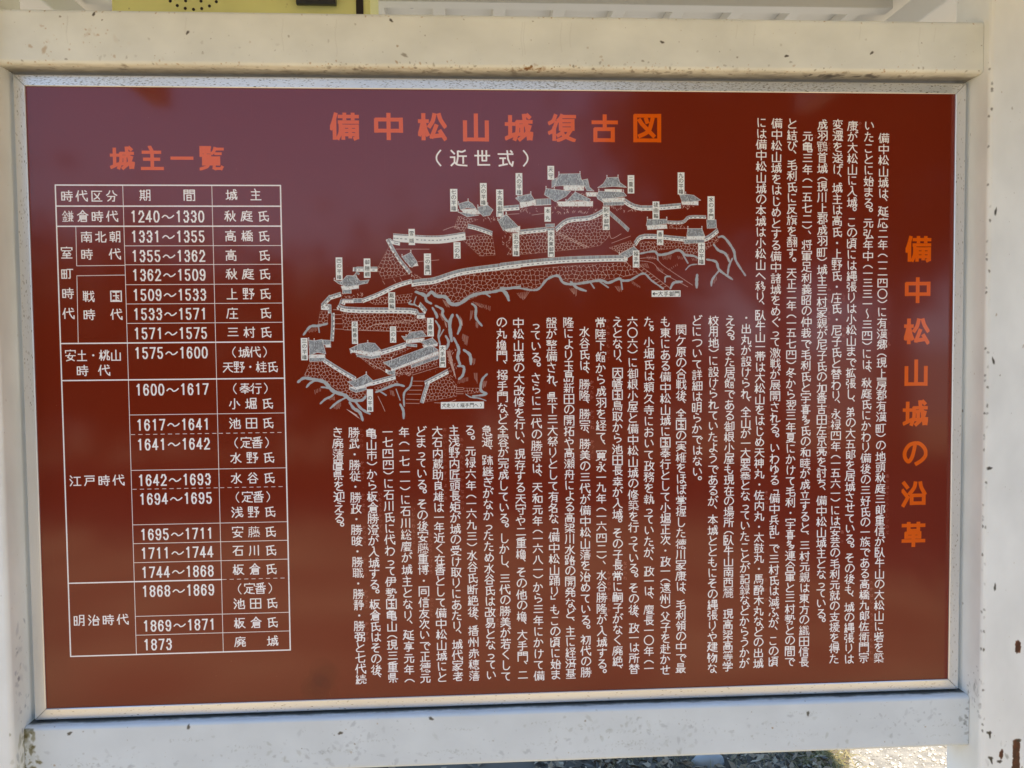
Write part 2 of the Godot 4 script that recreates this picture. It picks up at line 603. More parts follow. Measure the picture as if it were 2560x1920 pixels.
# a plastered rampart with its tiled coping and loopholes, given along its upper edge
func rampart(s: String, high: float, coping: float) -> void:
	var p := smooth(path(s), 4)
	var h := high * MM
	var n := p.size()
	for i in n - 1:
		var a := p[i]
		var b := p[i + 1]
		var d := (b - a).normalized()
		var nv := Vector2(-d.y, d.x)
		if nv.y < 0 or (absf(nv.y) < 0.3 and nv.x > 0):
			nv = -nv
		var down := (nv + Vector2(0, 1)).normalized() * h if absf(d.x) > 0.5 else nv * h
		var e := d * 0.8
		fill(PackedVector2Array([a - e, b + e, b + e + down, a - e + down]), PALE)
		if coping > 0.0:
			fill(PackedVector2Array([a - e, b + e, b + e + down * coping, a - e + down * coping]), GREY)
		var l := a.distance_to(b)
		for k in int(l / 6.0):
			var q := a.lerp(b, (k + rng.randf()) / (l / 6.0))
			line(q, q + down * coping, 1.0, PALE if rng.randf() < 0.5 else RED, 0.7)
		line(a, b, 1.6, PALE, 0.8)
		line(a + down, b + down, 1.2, LINE, 0.8)
		if coping < 0.8:
			line(a + down * coping, b + down * coping, 1.2, Color8(95, 70, 66), 0.7)
			for k in int(l / 21.0 + 0.6):
				var q := a.lerp(b, (k + 0.5) / maxf(1.0, l / 21.0)) + down * (coping + (1 - coping) * 0.5)
				line(q - d * 3.4, q + d * 3.4, 3.4, Color8(118, 122, 126), 0.95)


func plaster(s: String) -> void:
	var p := path(s)
	fill(p, PALE)
	var r := bounds(p)
	for k in int(r.size.x * r.size.y / 90.0):
		var q := r.position + r.size * Vector2(rng.randf(), rng.randf())
		line(q, q + Vector2(rng.randfn(0, 1.6), 3 + rng.randf() * 5), 1.1, RED if rng.randf() < 0.6 else GREY, 0.75)
	for i in p.size():
		line(p[i], p[(i + 1) % p.size()], 1.2, LINE, 0.9)


# a tiled roof: grey with runs of tiles from ridge to eaves, and the ridge ends
func tiled(s: String) -> void:
	var p := path(s)
	fill(p, GREY)
	var r := bounds(p)
	var lean := (p[p.size() - 1].x - p[0].x) / maxf(8.0, absf(p[p.size() - 1].y - p[0].y))
	for x in range(int(r.position.x), int(r.end.x), 5):
		for y in range(int(r.position.y), int(r.end.y), 4):
			var xs := spans(p, y + 0.5)
			for k in range(0, xs.size() - 1, 2):
				if x > xs[k] and x < xs[k + 1] and rng.randf() < 0.72:
					line(Vector2(x, y), Vector2(x + clampf(lean, -1, 1) * 2.5, y + 5), 1.3, [Color8(84, 58, 56), PALE, Color8(104, 92, 94)][rng.randi() % 3], 0.8)
	for i in p.size():
		line(p[i], p[(i + 1) % p.size()], 1.9, PALE, 0.9)
	if r.size.x > 60.0:
		for q in [p[0], p[1]]:
			line(q, q + Vector2(0, -9), 4.6, PALE, 1.0)
			line(q + Vector2(0, -2), q + Vector2(0, -6), 1.6, Color8(110, 60, 54), 1.0)


# a rock edge laid in with a loaded brush
func brush(s: String, wide: float, flat := 0) -> void:
	var p := smooth(path(s), 6)
	var n := p.size()
	for i in n - 1:
		var t := float(i) / n
		var w := wide * MM
		if flat == 0:
			w *= 0.5 + 0.6 * sin(PI * clampf(t * 0.85 + 0.1, 0, 1)) + 0.15 * sin(i * 1.7)
		line(p[i], p[i + 1], w, GREY.lerp(PALE, 0.25) if flat == 0 else LINE, 0.95 if flat == 0 else 0.75)


# shading strokes between the first and the last side of a quarter
func hatch(s: String, n: int) -> void:
	var p := path(s)
	for k in n:
		var t := (k + 0.3 * rng.randf()) / n
		line(p[0].lerp(p[1], t), p[3].lerp(p[2], t).lerp(p[0].lerp(p[1], t), rng.randf() * 0.35), 1.5, LINE, 0.8)


func slip(x0: float, y0: float, x1: float, y1: float, s: String) -> void:
	box(x0, y0, x1, y1, Color8(240, 242, 238))
	var n := s.length()
	if y1 - y0 > x1 - x0:
		var e := minf((y1 - y0) / n * 0.86, (x1 - x0) * 0.68)
		var pitch := (y1 - y0 - 1.5) / n
		for i in n:
			stamp(s[i], Vector2((x0 + x1) / 2, y0 + 0.75 + pitch * (i + 0.5)), Vector2(e, e), 0.085, INK)
	else:
		var pitch := (x1 - x0 - 2.0) / n
		for i in n:
			stamp(s[i], Vector2(x0 + 1.0 + pitch * (i + 0.5), (y0 + y1) / 2), Vector2(pitch * 0.86, minf(pitch * 0.9, y1 - y0 - 2.5)), 0.16 if s[i] == "←" else 0.085, INK)


# ---------------------------------------------------------------- lettering: every character is drawn from its strokes

func read_font() -> void:
	for l in STROKES.split("\n", false):
		var q := l.split(" ", false)
		font[q[0]] = q.slice(1)


# strokes of a character as polylines in the unit square; «name@box» sets another character into a box, «~» is a curve, «[» a rectangle, «*» a ring, «.» a dot
func strokes(ch: String, r: Rect2) -> Array:
	var out := []
	for t: String in font.get(ch, []):
		if t.contains("@"):
			var q := t.split("@")
			var a := spot(q[1], 0, r)
			out.append_array(strokes(q[0], Rect2(a, spot(q[1], 2, r) - a)))
		elif t[0] == "[":
			var a := spot(t, 1, r)
			var b := spot(t, 3, r)
			out.append(PackedVector2Array([a, Vector2(b.x, a.y), b, Vector2(a.x, b.y), a]))
		elif t[0] == "*" or t[0] == ".":
			var a := spot(t, 1, r)
			var rad := (t.unicode_at(3) - 97) / 20.0 * r.size.x
			var p := PackedVector2Array()
			for k in 25:
				p.append(a + Vector2.from_angle(k * TAU / 24) * (rad if t[0] == "*" else rad * 0.5))
			out.append(p)
		else:
			var p := PackedVector2Array()
			for k in range(1 if t[0] == "~" else 0, t.length() - 1, 2):
				p.append(spot(t, k, r))
			out.append(smooth(p, 6) if t[0] == "~" else p)
	return out


func spot(t: String, k: int, r: Rect2) -> Vector2:
	return r.position + Vector2(t.unicode_at(k) - 97, t.unicode_at(k + 1) - 97) / 20.0 * r.size


# the mask of a character: size in pixels with a margin of 3 all round
func glyph(ch: String, w: int, h: int, weight: float) -> PackedByteArray:
	var key := "%s %d %d %d" % [ch, w, h, int(weight * 1000)]
	if cells.has(key):
		return cells[key]
	var gw := w + 6
	var gh := h + 6
	var mask := PackedByteArray()
	mask.resize(gw * gh)
	var list := strokes(ch, Rect2(3, 3, w, h))
	var full := weight * sqrt(float(w * h))
	var wide := full * clampf(1.0 - 0.030 * (list.size() - 8), 0.60, 1.0)
	for p: PackedVector2Array in list:
		var n := p.size()
		var curved := n > 7
		for i in n - 1:
			var a := p[i]
			var b := p[i + 1]
			var d := b - a
			var l := d.length()
			if l < 0.01:
				continue
			d /= l
			var e0 := wide * (0.28 if i == 0 else 0.5)
			var e1 := wide * (0.28 if i == n - 2 else 0.5)
			if curved and i > 0:
				e0 = wide * 0.12
			if curved and i < n - 2:
				e1 = wide * 0.12
			var hw := wide / 2 * (0.94 if absf(d.y) < 0.1 else 1.03)
			for y in range(maxi(0, int(minf(a.y, b.y) - wide - 1)), mini(gh, int(maxf(a.y, b.y) + wide + 2))):
				for x in range(maxi(0, int(minf(a.x, b.x) - wide - 1)), mini(gw, int(maxf(a.x, b.x) + wide + 2))):
					var s := Vector2(x + 0.5, y + 0.5) - a
					var u := s.dot(d)
					var v := absf(s.cross(d)) - hw
					var k := 0.5 - maxf(v, maxf(-u - e0, u - l - e1))
					if k > 0.0:
						var q := int(minf(k, 1.0) * 255)
						if q > mask[y * gw + x]:
							mask[y * gw + x] = q
	cells[key] = mask
	return mask


# a character centred at a place on the board, in millimetres
func stamp(ch: String, at: Vector2, size: Vector2, weight: float, c: Color, a := 1.0) -> void:
	if ch == "　" or ch == " ":
		return
	var w := roundi(size.x * MM)
	var h := roundi(size.y * MM)
	var mask := glyph(ch, w, h, weight)
	var x0 := roundi(at.x * MM - w / 2.0) - 3
	var y0 := roundi(at.y * MM - h / 2.0) - 3
	var i := 0
	for y in h + 6:
		for x in w + 6:
			if mask[i]:
				dab(x0 + x, y0 + y, c, a * mask[i] / 255.0)
			i += 1


func across(s: String, x0: float, x1: float, y: float, size: Vector2, weight: float, c: Color) -> void:
	var n := s.length()
	for i in n:
		stamp(s[i], Vector2(x0 if n == 1 else x0 + (x1 - x0) * i / (n - 1), y), size, weight, c)


# a column of text from the middle of its first character to that of its last; commas and brackets take less room
func column(s: String, x0: float, y0: float, x1: float, y1: float) -> Array:
	var at := [0.0]
	for i in s.length() - 1:
		at.append(at[i] + (room(s[i]) + room(s[i + 1])) / 2)
	var k: float = (y1 - y0) / at[-1]
	var out := []
	for i in s.length():
		var p := Vector2(lerpf(x0, x1, at[i] / at[-1]), y0 + at[i] * k)
		out.append(p)
		stamp(s[i], p, Vector2(15.6, 15.6), 0.106, WHITE)
	return out


func room(ch: String) -> float:
	return 0.68 if ch in "、（）「」" else (0.8 if ch in "。一っ" else 1.0)


func titles() -> void:
	across("備中松山城復古図", 449.0, 895.0, 53.3, Vector2(40, 40), 0.150, ORANGE)
	across("近世式", 614.5, 683.6, 98.7, Vector2(24.5, 24.5), 0.105, WHITE)
	stamp("(", Vector2(586, 98.6), Vector2(22, 25), 0.10, WHITE)
	stamp(")", Vector2(713.5, 98.8), Vector2(22, 25), 0.10, WHITE)
	across("城主一覧", 131.4, 257.6, 100.4, Vector2(33, 33), 0.150, ORANGE)
	var s := "備中松山城の沿革"
	for i in 8:
		stamp(s[i], Vector2(lerpf(1313.0, 1310.5, i / 7.0), lerpf(233.2, 672.8, i / 7.0)), Vector2(38.5, 40), 0.150, ORANGE)


func rule(x0: float, y0: float, x1: float, y1: float, w: float) -> void:
	line(Vector2(x0, y0) * MM, Vector2(x1, y1) * MM, w * MM, WHITE)


func dashes(x0: float, x1: float, y: float) -> void:
	var x := x0 + 1.5
	while x < x1 - 3:
		rule(x, y, minf(x + 5.4, x1 - 1), y, 0.8)
		x += 10.6


func table() -> void:
	var l := 36.7
	var r := 355.0
	var a := 131.0
	var b := 256.9
	var y := [139.2, 169.1, 197.9, 226.0, 253.2, 281.9, 309.7, 337.8, 366.2, 419.8, 471.0, 499.7, 552.2, 580.0, 632.4, 660.2, 688.4, 716.6, 768.3, 796.4, 825.2]
	for q in [[l, y[0], r, y[0]], [l, y[20], r, y[20]], [l, y[0], l, y[20]], [r, y[0], r, y[20]], [l, y[1], r, y[1]], [l, y[2], r, y[2]], [l, y[8], r, y[8]], [l, y[9], r, y[9]], [l, y[17], b, y[17]]]:
		rule(q[0], q[1], q[2], q[3], 1.9)
	for q in [[a, y[0], a, y[20]], [b, y[0], b, y[20]], [63.5, y[2], 63.0, 254.5], [63.5, 254.5, a, 254.0], [62.8, 268.8, a, 268.0], [62.8, 268.8, 61.7, y[8]]]:
		rule(q[0], q[1], q[2], q[3], 0.9)
	for i in [3, 4, 5, 6, 7, 10, 12, 14, 15, 16, 18, 19]:
		rule(a, y[i], r, y[i], 0.9)
	for i in [11, 13]:
		dashes(a, b, y[i])
		dashes(b, r, y[i])
	dashes(b, r, y[17])
	var e := Vector2(16.2, 16.2)
	var w := 0.104
	across("時代区分", 52.5, 115.0, 154.6, e, w, WHITE)
	across("期間", 162.0, 224.5, 153.6, e, w, WHITE)
	across("城主", 284.8, 319.5, 152.6, e, w, WHITE)
	across("鎌倉時代", 52.8, 115.0, 183.6, e, w, WHITE)
	across("南北朝", 78.0, 118.0, 213.0, e, w, WHITE)
	across("時代", 78.0, 117.5, 237.8, e, w, WHITE)
	across("戦国", 78.2, 117.0, 298.5, e, w, WHITE)
	across("時代", 78.5, 117.0, 324.5, e, w, WHITE)
	across("室", 49.5, 0, 235.6, e, w, WHITE)
	across("町", 49.6, 0, 264.8, e, w, WHITE)
	across("時", 49.5, 0, 293.8, e, w, WHITE)
	across("代", 49.5, 0, 322.8, e, w, WHITE)
	across("安土・桃山", 50.3, 114.5, 383.6, Vector2(15.0, 16.2), w, WHITE)
	across("時代", 66.5, 97.5, 405.3, e, w, WHITE)
	across("江戸時代", 51.5, 113.0, 566.0, e, w, WHITE)
	across("明治時代", 51.0, 113.0, 772.0, e, w, WHITE)
	var years := [[1, "1240∼1330"], [2, "1331∼1355"], [3, "1355∼1362"], [4, "1362∼1509"], [5, "1509∼1533"], [6, "1533∼1571"], [7, "1571∼1575"], [8, "1575∼1600"], [9, "1600∼1617"], [10, "1617∼1641"], [11, "1641∼1642"], [12, "1642∼1693"], [13, "1694∼1695"], [14, "1695∼1711"], [15, "1711∼1744"], [16, "1744∼1868"], [17, "1868∼1869"], [18, "1869∼1871"], [19, "1873"]]
	for q in years:
		var x := 140.6 if q[0] < 13 else 141.6
		for ch: String in q[1]:
			var narrow := 9.0 if ch != "∼" else 20.0
			stamp(ch, Vector2(x + narrow / 2, y[q[0]] + 14.9), Vector2(8.0 if ch != "∼" else 18.5, 16.6 if ch != "∼" else 15.0), 0.20 if ch != "∼" else 0.11, WHITE)
			x += 10.75 if ch != "∼" else 20.6
	for q in [[1, "秋庭氏"], [2, "高橋氏"], [3, "高　氏"], [4, "秋庭氏"], [5, "上野氏"], [6, "庄　氏"], [7, "三村氏"], [10, "池田氏"], [12, "水谷氏"], [14, "安藤氏"], [15, "石川氏"], [16, "板倉氏"], [18, "板倉氏"], [19, "廃　城"]]:
		across(q[1], 282.0, 329.5, y[q[0]] + 14.0, e, w, WHITE)
	for q in [[8, "城代"], [9, "奉行"], [11, "定番"], [13, "定番"], [17, "定番"]]:
		across(q[1], 297.5, 313.5, y[q[0]] + 14.6, Vector2(15.6, 16.2), w, WHITE)
		stamp("(", Vector2(283.5, y[q[0]] + 14.6), Vector2(14, 17), 0.085, WHITE)
		stamp(")", Vector2(327.5, y[q[0]] + 14.6), Vector2(14, 17), 0.085, WHITE)
	for q in [[9, "小堀氏"], [11, "水野氏"], [13, "浅野氏"], [17, "池田氏"]]:
		across(q[1], 282.0, 329.5, y[q[0]] + 36.6, e, w, WHITE)
	across("天野・桂氏", 274.0, 338.0, y[8] + 36.4, Vector2(15.2, 16.2), w, WHITE)


func body() -> void:
	var placed := []
	var texts := []
	for q in BODY:
		texts.append(q[0])
		placed.append(column(q[0], q[1], q[2], q[3], q[4]))
	for q in [[0, "有漢郷", "うかん"], [0, "秋庭三郎重信", "あきはさぶろうしげのぶ"], [1, "高橋九郎佐衛門宗", "たかはしくろうさえもんむね"], [2, "康", "やす"], [3, "庄", "しよう"], [3, "尼子", "あまこ"], [3, "安芸", "あき"], [4, "鶴", "かく"], [4, "三村家親", "みむらいえちか"], [4, "吉田左京亮", "よしださきようのすけ"], [5, "元亀", "げん"], [8, "佐内", "そうない"], [8, "馬酔木", "あせび"], [17, "長常", "ながつね"], [18, "常陸下館", "ひたちしもだて"], [18, "水谷勝隆", "みずのやかつたか"], [19, "勝隆", "かつたか"], [19, "勝宗", "かつむね"], [19, "勝美", "かつよし"], [25, "改易", "かいえき"], [27, "浅野内匠頭長矩", "あさのたくみのかみながのり"], [28, "大石内蔵助良雄", "おおいしくらのすけよしお"], [29, "安藤重博", "あんどうしげひろ"], [29, "信友", "のぶとも"], [30, "石川総慶", "いしかわふさよし"], [32, "板倉勝澄", "いたくらかつずみ"], [33, "勝武", "かつたけ"], [33, "勝従", "かつより"], [33, "勝政", "かつまさ"], [33, "勝晙", "かつおき"], [33, "勝職", "かつつね"], [33, "勝静", "かつきよ"], [33, "勝弼", "かつすけ"]]:
		var s: String = texts[q[0]]
		var i := s.find(q[1])
		var p: Array = placed[q[0]]
		var k: String = q[2]
		var y0: float = p[i].y - 7.0
		var y1: float = p[i + q[1].length() - 1].y + 7.0
		for j in k.length():          # the small readings beside the names, half worn away
			stamp(k[j], Vector2(p[i].x + 11.2, lerpf(y0, y1, (j + 0.5) / k.length())), Vector2(5.4, 5.4), 0.11, Color8(196, 130, 118), 0.35 + 0.45 * rng.randf())


func castle() -> void:
	stones("579.9,278.5 621.5,269.2 669.7,263.0 703.5,259.2 674.1,266.1 761.6,257.8 863.9,252.2 881.6,268.8 849.6,275.6 779.0,281.3 756.2,272.5 743.9,277.7 729.8,291.4 673.9,289.4 661.4,291.7 629.1,305.8 611.4,312.1 598.7,310.4 589.2,301.6 546.3,289.4", 8.8)
	stones("510.7,227.7 543.5,264.1 538.6,268.8 500.5,275.8 492.8,260.7", 7.6)
	stones("622.2,213.7 662.2,208.3 666.7,240.8 644.3,242.3 620.5,220.0", 7.0)
	stones("702.5,209.4 758.4,206.0 779.6,192.3 827.1,178.5 837.5,213.1 823.3,226.9 800.4,231.2 702.3,240.4 684.8,240.3", 7.0)
	stones("883.4,221.8 949.2,220.3 983.1,222.1 1001.0,209.9 1002.8,220.4 983.1,234.3 959.9,241.2 938.5,230.7 885.2,237.5", 6.5)
	stones("439.7,321.4 546.1,326.6 563.9,332.7 563.6,353.5 487.9,351.3 442.1,349.5", 7.0)
	stones("408.8,322.7 420.5,322.7 418.8,339.0 405.5,340.3", 7.0)
	stones("392.7,396.4 413.3,396.6 449.8,419.2 452.4,437.1 476.0,441.9 471.4,452.3 452.1,452.0 420.0,429.3 383.5,417.0", 7.0)
	stones("564.1,428.0 592.7,414.9 607.4,433.0 607.2,449.5 559.2,457.9", 7.0)
	stones("459.2,385.2 481.3,392.8 530.5,378.4 540.9,377.1 500.5,396.0 503.3,406.5 487.0,407.8", 6.5)
	stones("516.6,409.6 581.0,390.9 577.9,402.8 541.9,414.3 516.5,417.8", 6.5)
	stones("486.5,434.6 516.4,424.5 520.8,427.5 487.9,442.0", 6.5)
	stones("837.4,230.4 869.3,220.1 874.6,228.8 853.3,239.1", 5.3)
	stones("472.4,305.4 543.5,296.9 538.9,310.2 488.5,312.9", 6.5)
	stones("613.0,183.7 641.6,188.4 628.8,193.2 620.7,205.8 606.4,201.0", 5.9)
	stones("617.1,437.6 643.5,438.0 641.9,444.0 620.8,446.7", 6.5)
	brush("883.4,256.6 927.8,289.9", 0.8, 1)
	brush("879.8,260.1 918.9,293.4", 0.8, 1)
	brush("883.4,246.2 906.5,246.2 920.7,258.5 963.5,286.6", 0.8, 1)
	brush("881.6,249.6 902.9,253.2 917.1,267.2 956.3,289.2", 0.8, 1)
	brush("758.4,209.5 802.2,230.3", 0.8, 1)
	brush("761.9,207.8 805.7,229.4", 0.8, 1)
	brush("520.2,231.6 569.4,231.8", 0.8, 1)
	brush("553.2,249.9 583.5,247.6", 0.8, 1)
	brush("685.4,181.0 702.8,179.8", 0.8, 1)
	brush("721.9,181.9 741.1,179.3", 0.8, 1)
	brush("927.8,201.1 956.3,202.0", 0.8, 1)
	brush("427.9,319.8 438.2,320.2", 0.8, 1)
	brush("427.1,327.2 438.8,327.3", 0.8, 1)
	brush("426.2,333.1 439.5,332.9", 0.8, 1)
	brush("426.8,340.5 440.8,340.6", 0.8, 1)
	brush("427.4,347.9 442.1,348.7", 0.8, 1)
	brush("443.6,349.5 487.9,351.3 563.6,353.8", 0.8, 1)
	brush("488.0,341.7 541.5,336.2 543.0,338.4 489.5,342.5 476.1,349.0", 0.8, 1)
	brush("459.2,385.9 500.3,410.9 506.1,415.4", 0.8, 1)
	brush("543.2,426.3 558.1,426.5", 0.8, 1)
	brush("538.6,433.0 556.5,433.2", 0.8, 1)
	brush("537.0,439.7 555.7,439.9", 0.8, 1)
	brush("534.0,445.6 554.1,445.9", 0.8, 1)
	brush("532.4,453.1 551.8,454.1", 0.8, 1)
	brush("531.5,459.0 551.7,459.6", 0.8, 1)
	brush("541.8,417.3 580.8,405.8", 0.8, 1)
	brush("607.4,436.8 617.1,436.9", 0.8, 1)
	brush("607.4,439.8 617.1,439.9", 0.8, 1)
	brush("607.3,442.8 617.1,442.9", 0.8, 1)
	brush("607.3,445.8 617.0,445.9", 0.8, 1)
	brush("490.8,448.0 496.5,460.1 500.8,470.6", 0.8, 1)
	brush("574.1,458.8 592.1,459.1 605.7,454.8", 0.8, 1)
	brush("837.5,206.2 841.0,216.6 855.2,209.7", 0.8, 1)
	brush("841.0,223.5 869.3,213.1", 0.8, 1)
	brush("590.4,204.2 606.4,198.7 614.3,201.1", 0.8, 1)
	brush("500.5,278.1 503.5,282.9", 0.8, 1)
	brush("516.3,275.0 519.4,279.8", 0.8, 1)
	brush("525.9,273.5 529.0,278.3", 0.8, 1)
	brush("885.1,258.3 881.6,260.9", 0.8, 1)
	brush("889.9,262.0 886.0,264.6", 0.8, 1)
	brush("894.7,265.7 890.4,268.3", 0.8, 1)
	brush("899.5,269.4 894.9,272.0", 0.8, 1)
	brush("904.3,273.0 899.3,275.6", 0.8, 1)
	brush("909.1,276.7 903.7,279.3", 0.8, 1)
	brush("913.9,280.4 908.2,283.0", 0.8, 1)
	brush("918.7,284.1 912.6,286.7", 0.8, 1)
	brush("923.5,287.8 917.1,290.4", 0.8, 1)
	brush("760.2,209.8 764.0,208.8", 0.8, 1)
	brush("765.1,212.3 768.9,211.2", 0.8, 1)
	brush("770.0,214.7 773.8,213.6", 0.8, 1)
	brush("774.9,217.1 778.7,216.1", 0.8, 1)
	brush("779.8,219.5 783.6,218.5", 0.8, 1)
	brush("784.7,222.0 788.5,220.9", 0.8, 1)
	brush("789.6,224.4 793.4,223.4", 0.8, 1)
	brush("794.5,226.8 798.3,225.8", 0.8, 1)
	brush("799.4,229.3 803.3,228.2", 0.8, 1)
	brush("673.9,289.4 700.1,289.6 728.1,292.3 743.9,276.8 759.8,271.7 768.5,282.1 786.1,283.9 823.1,278.9 835.5,282.5 851.4,276.5 856.7,279.1 869.1,278.3 888.7,268.8 901.1,279.3 918.9,291.6", 3.5)
	brush("779.0,280.4 787.8,289.2 801.9,294.4", 3.5)
	brush("809.0,282.3 814.2,290.2", 3.5)
	brush("823.1,280.7 835.4,289.4", 3.5)
	brush("854.9,279.1 856.7,292.1", 3.5)
	brush("673.9,292.0 682.6,297.2 685.9,307.6", 4.1)
	brush("549.4,294.2 563.7,300.6 571.7,295.1 579.6,300.7 592.4,302.4 600.2,312.0 613.0,312.1 634.0,299.5 663.0,294.9 677.5,291.8 703.3,287.1", 4.7)
	brush("650.1,296.4 658.1,302.0", 3.5)
	brush("675.9,291.7 687.0,307.8", 3.5)
	brush("883.4,239.2 904.7,235.8 911.8,241.0 926.0,239.3 942.1,234.2 952.8,241.2 965.3,242.9 972.4,246.5", 3.5)
	brush("910.0,241.0 910.9,248.9", 2.9)
	brush("949.2,241.2 956.3,253.4", 3.5)
	brush("1002.8,215.1 1011.7,215.2 1026.1,234.4 1029.8,250.2 1044.2,272.1", 3.5)
	brush("995.6,225.6 1002.8,234.3 1013.6,239.6 1019.9,251.9", 3.5)
	brush("1024.4,246.6 1019.0,258.9 1017.3,271.1", 2.9)
	brush("984.9,248.2 999.3,251.8 1004.7,264.1 1024.5,278.2", 3.5)
	brush("1004.7,264.1 993.9,278.0 992.2,287.6", 2.9)
	brush("970.6,270.9 969.8,279.6 969.8,290.1", 4.1)
	brush("952.8,263.8 959.9,256.9 970.6,255.2", 1.8)
	brush("921.5,282.0 922.4,274.2 929.6,273.3", 2.3)
	brush("929.6,291.7 934.9,283.0 947.4,281.3", 3.5)
	brush("548.0,294.7 561.4,298.5 564.2,307.4 571.6,311.9", 3.5)
	brush("541.9,307.3 538.9,311.7 547.8,313.3", 2.3)
	brush("549.4,301.4 546.3,311.8 552.2,316.2", 1.8)
	brush("573.0,317.9 578.8,328.3 579.5,332.8", 3.5)
	brush("577.5,314.9 587.9,320.9 587.8,328.4 595.1,338.8", 3.5)
	brush("602.7,328.5 598.1,341.8 600.7,367.2", 4.7)
	brush("608.7,328.5 614.5,342.0 609.8,356.8", 3.5)
	brush("631.3,312.3 637.2,318.3 637.1,333.2 645.9,345.2", 3.5)
	brush("577.2,337.2 583.1,347.7 581.4,359.6 583.5,373.0", 2.9)
	brush("589.0,350.7 582.9,361.1", 2.9)
	brush("591.9,359.7 596.2,368.6 593.1,379.0", 3.5)
	brush("603.8,362.7 611.1,379.2 609.4,391.1 613.0,403.1", 4.1)
	brush("618.5,380.8 627.5,388.3 628.8,401.8", 4.1)
	brush("609.3,404.6 618.3,406.2 616.6,418.2 610.5,424.1", 3.5)
	brush("652.7,417.1 645.1,426.0 643.4,441.0 650.9,447.1 631.3,449.8", 3.5)
	brush("620.8,446.7 628.3,451.3 640.3,452.9 650.8,456.8", 1.8)
	brush("374.5,425.8 383.4,420.0 398.1,422.4 412.7,426.2 425.8,439.8 441.9,445.9 452.1,453.5 466.9,453.7 473.0,447.8", 4.7)
	brush("401.0,423.1 392.1,427.5 386.8,433.4", 2.9)
	brush("430.2,439.8 422.7,447.2 413.7,451.5 406.2,458.1", 2.9)
	brush("444.8,448.9 431.4,456.2 420.9,465.0", 2.9)
	brush("408.2,433.6 419.9,435.2 428.7,439.8", 2.9)
	brush("456.6,453.6 465.3,465.6 478.5,474.0", 3.5)
	brush("449.1,456.5 454.9,465.5 463.7,471.6 467.9,483.6", 4.1)
	brush("487.9,442.0 502.8,436.3 517.8,431.2 529.7,433.6", 3.5)
	brush("493.9,440.6 502.7,446.7", 3.5)
	brush("541.8,420.3 538.6,433.7 529.5,444.1 529.2,463.5", 2.9)
	brush("523.3,460.4 527.7,469.5 528.2,481.4", 3.5)
	brush("517.7,437.9 523.4,454.4", 2.3)
	brush("383.9,356.4 393.7,344.7 405.5,343.3 418.7,340.4", 3.5)
	brush("405.5,343.3 406.8,352.9", 2.9)
	hatch("777.2,290.8 789.5,289.2 787.7,303.9 782.5,297.8", 7)
	hatch("698.3,297.3 719.3,294.0 708.7,307.8 705.2,306.9", 9)
	hatch("845.2,287.7 854.9,287.8 856.7,296.5 851.3,296.5", 5)
	hatch("870.9,279.2 885.1,288.8 885.1,291.4 872.6,286.1", 7)
	hatch("917.1,242.8 933.2,241.1 931.4,248.1 918.9,248.9", 7)
	hatch("894.0,242.7 908.2,242.8 906.5,249.7 897.6,249.7", 5)
	hatch("940.3,242.9 951.0,244.6 949.2,248.1 942.1,248.1", 4)
	hatch("927.8,262.0 942.1,253.3 942.1,256.8 929.6,263.7", 5)
	hatch("961.7,246.4 972.4,246.5 970.6,250.8 963.5,249.9", 4)
	hatch("883.4,254.8 895.8,253.2 899.3,261.9 886.9,258.3", 6)
	hatch("908.2,258.4 920.7,263.7 918.9,270.7 910.0,267.1", 5)
	hatch("993.9,278.0 1001.1,272.8 1001.1,279.8 994.8,286.8", 4)
	hatch("1013.6,241.4 1020.8,239.6 1020.8,251.9 1019.0,250.1", 3)
	hatch("588.1,306.1 596.9,310.6 599.8,321.0 593.9,318.0", 6)
	hatch("632.8,309.3 661.2,317.0 659.7,324.4 641.7,316.8", 10)
	hatch("629.7,322.7 634.2,322.7 629.5,339.1 628.0,339.1", 3)
	hatch("637.0,339.2 641.5,340.7 639.9,349.6 636.9,348.1", 4)
	hatch("613.1,330.0 617.6,337.5 617.4,347.9 616.0,343.5", 4)
	hatch("617.3,356.9 626.3,361.4 623.1,379.3 615.7,367.3", 8)
	hatch("590.6,337.3 593.6,341.8 595.0,350.7 592.0,346.2", 4)
	hatch("593.1,382.0 599.1,382.1 607.5,427.0 601.7,412.0", 8)
	hatch("610.5,424.1 625.6,421.3 625.5,428.7 609.0,431.6", 8)
	hatch("633.2,415.3 639.2,415.4 639.0,431.9 634.5,427.4", 4)
	hatch("646.6,427.5 653.4,427.6 649.5,439.5 646.5,438.0", 5)
	hatch("630.4,392.9 636.4,394.4 634.8,403.4 630.3,403.3", 4)
	hatch("397.8,437.9 409.6,433.6 408.0,441.0 399.1,443.9", 5)
	hatch("418.2,450.1 428.6,447.3 428.5,453.2 419.6,453.1", 6)
	hatch("425.4,460.6 437.3,456.3 437.1,465.2 426.7,468.1", 7)
	hatch("444.5,466.8 450.4,469.9 460.6,476.0 466.4,483.6", 9)
	hatch("508.8,439.3 514.7,440.9 517.5,451.4 510.1,446.8", 4)
	hatch("389.2,349.0 405.4,344.8 403.8,352.1 390.6,353.5", 8)
	hatch("583.3,326.9 587.8,326.9 593.6,340.3 587.7,337.3", 4)
	brush("793.5,175.2 794.9,178.3", 0.8, 1)
	brush("801.6,177.5 799.3,179.4", 0.8, 1)
	brush("816.0,174.2 817.9,175.2", 0.8, 1)
	brush("782.7,169.4 782.8,171.4", 0.8, 1)
	brush("750.8,169.0 749.8,171.8", 0.8, 1)
	brush("803.6,168.3 805.0,169.4", 0.8, 1)
	brush("793.0,167.8 790.7,170.7", 0.8, 1)
	brush("764.5,169.0 766.9,171.8", 0.8, 1)
	brush("770.0,178.0 770.2,180.2", 0.8, 1)
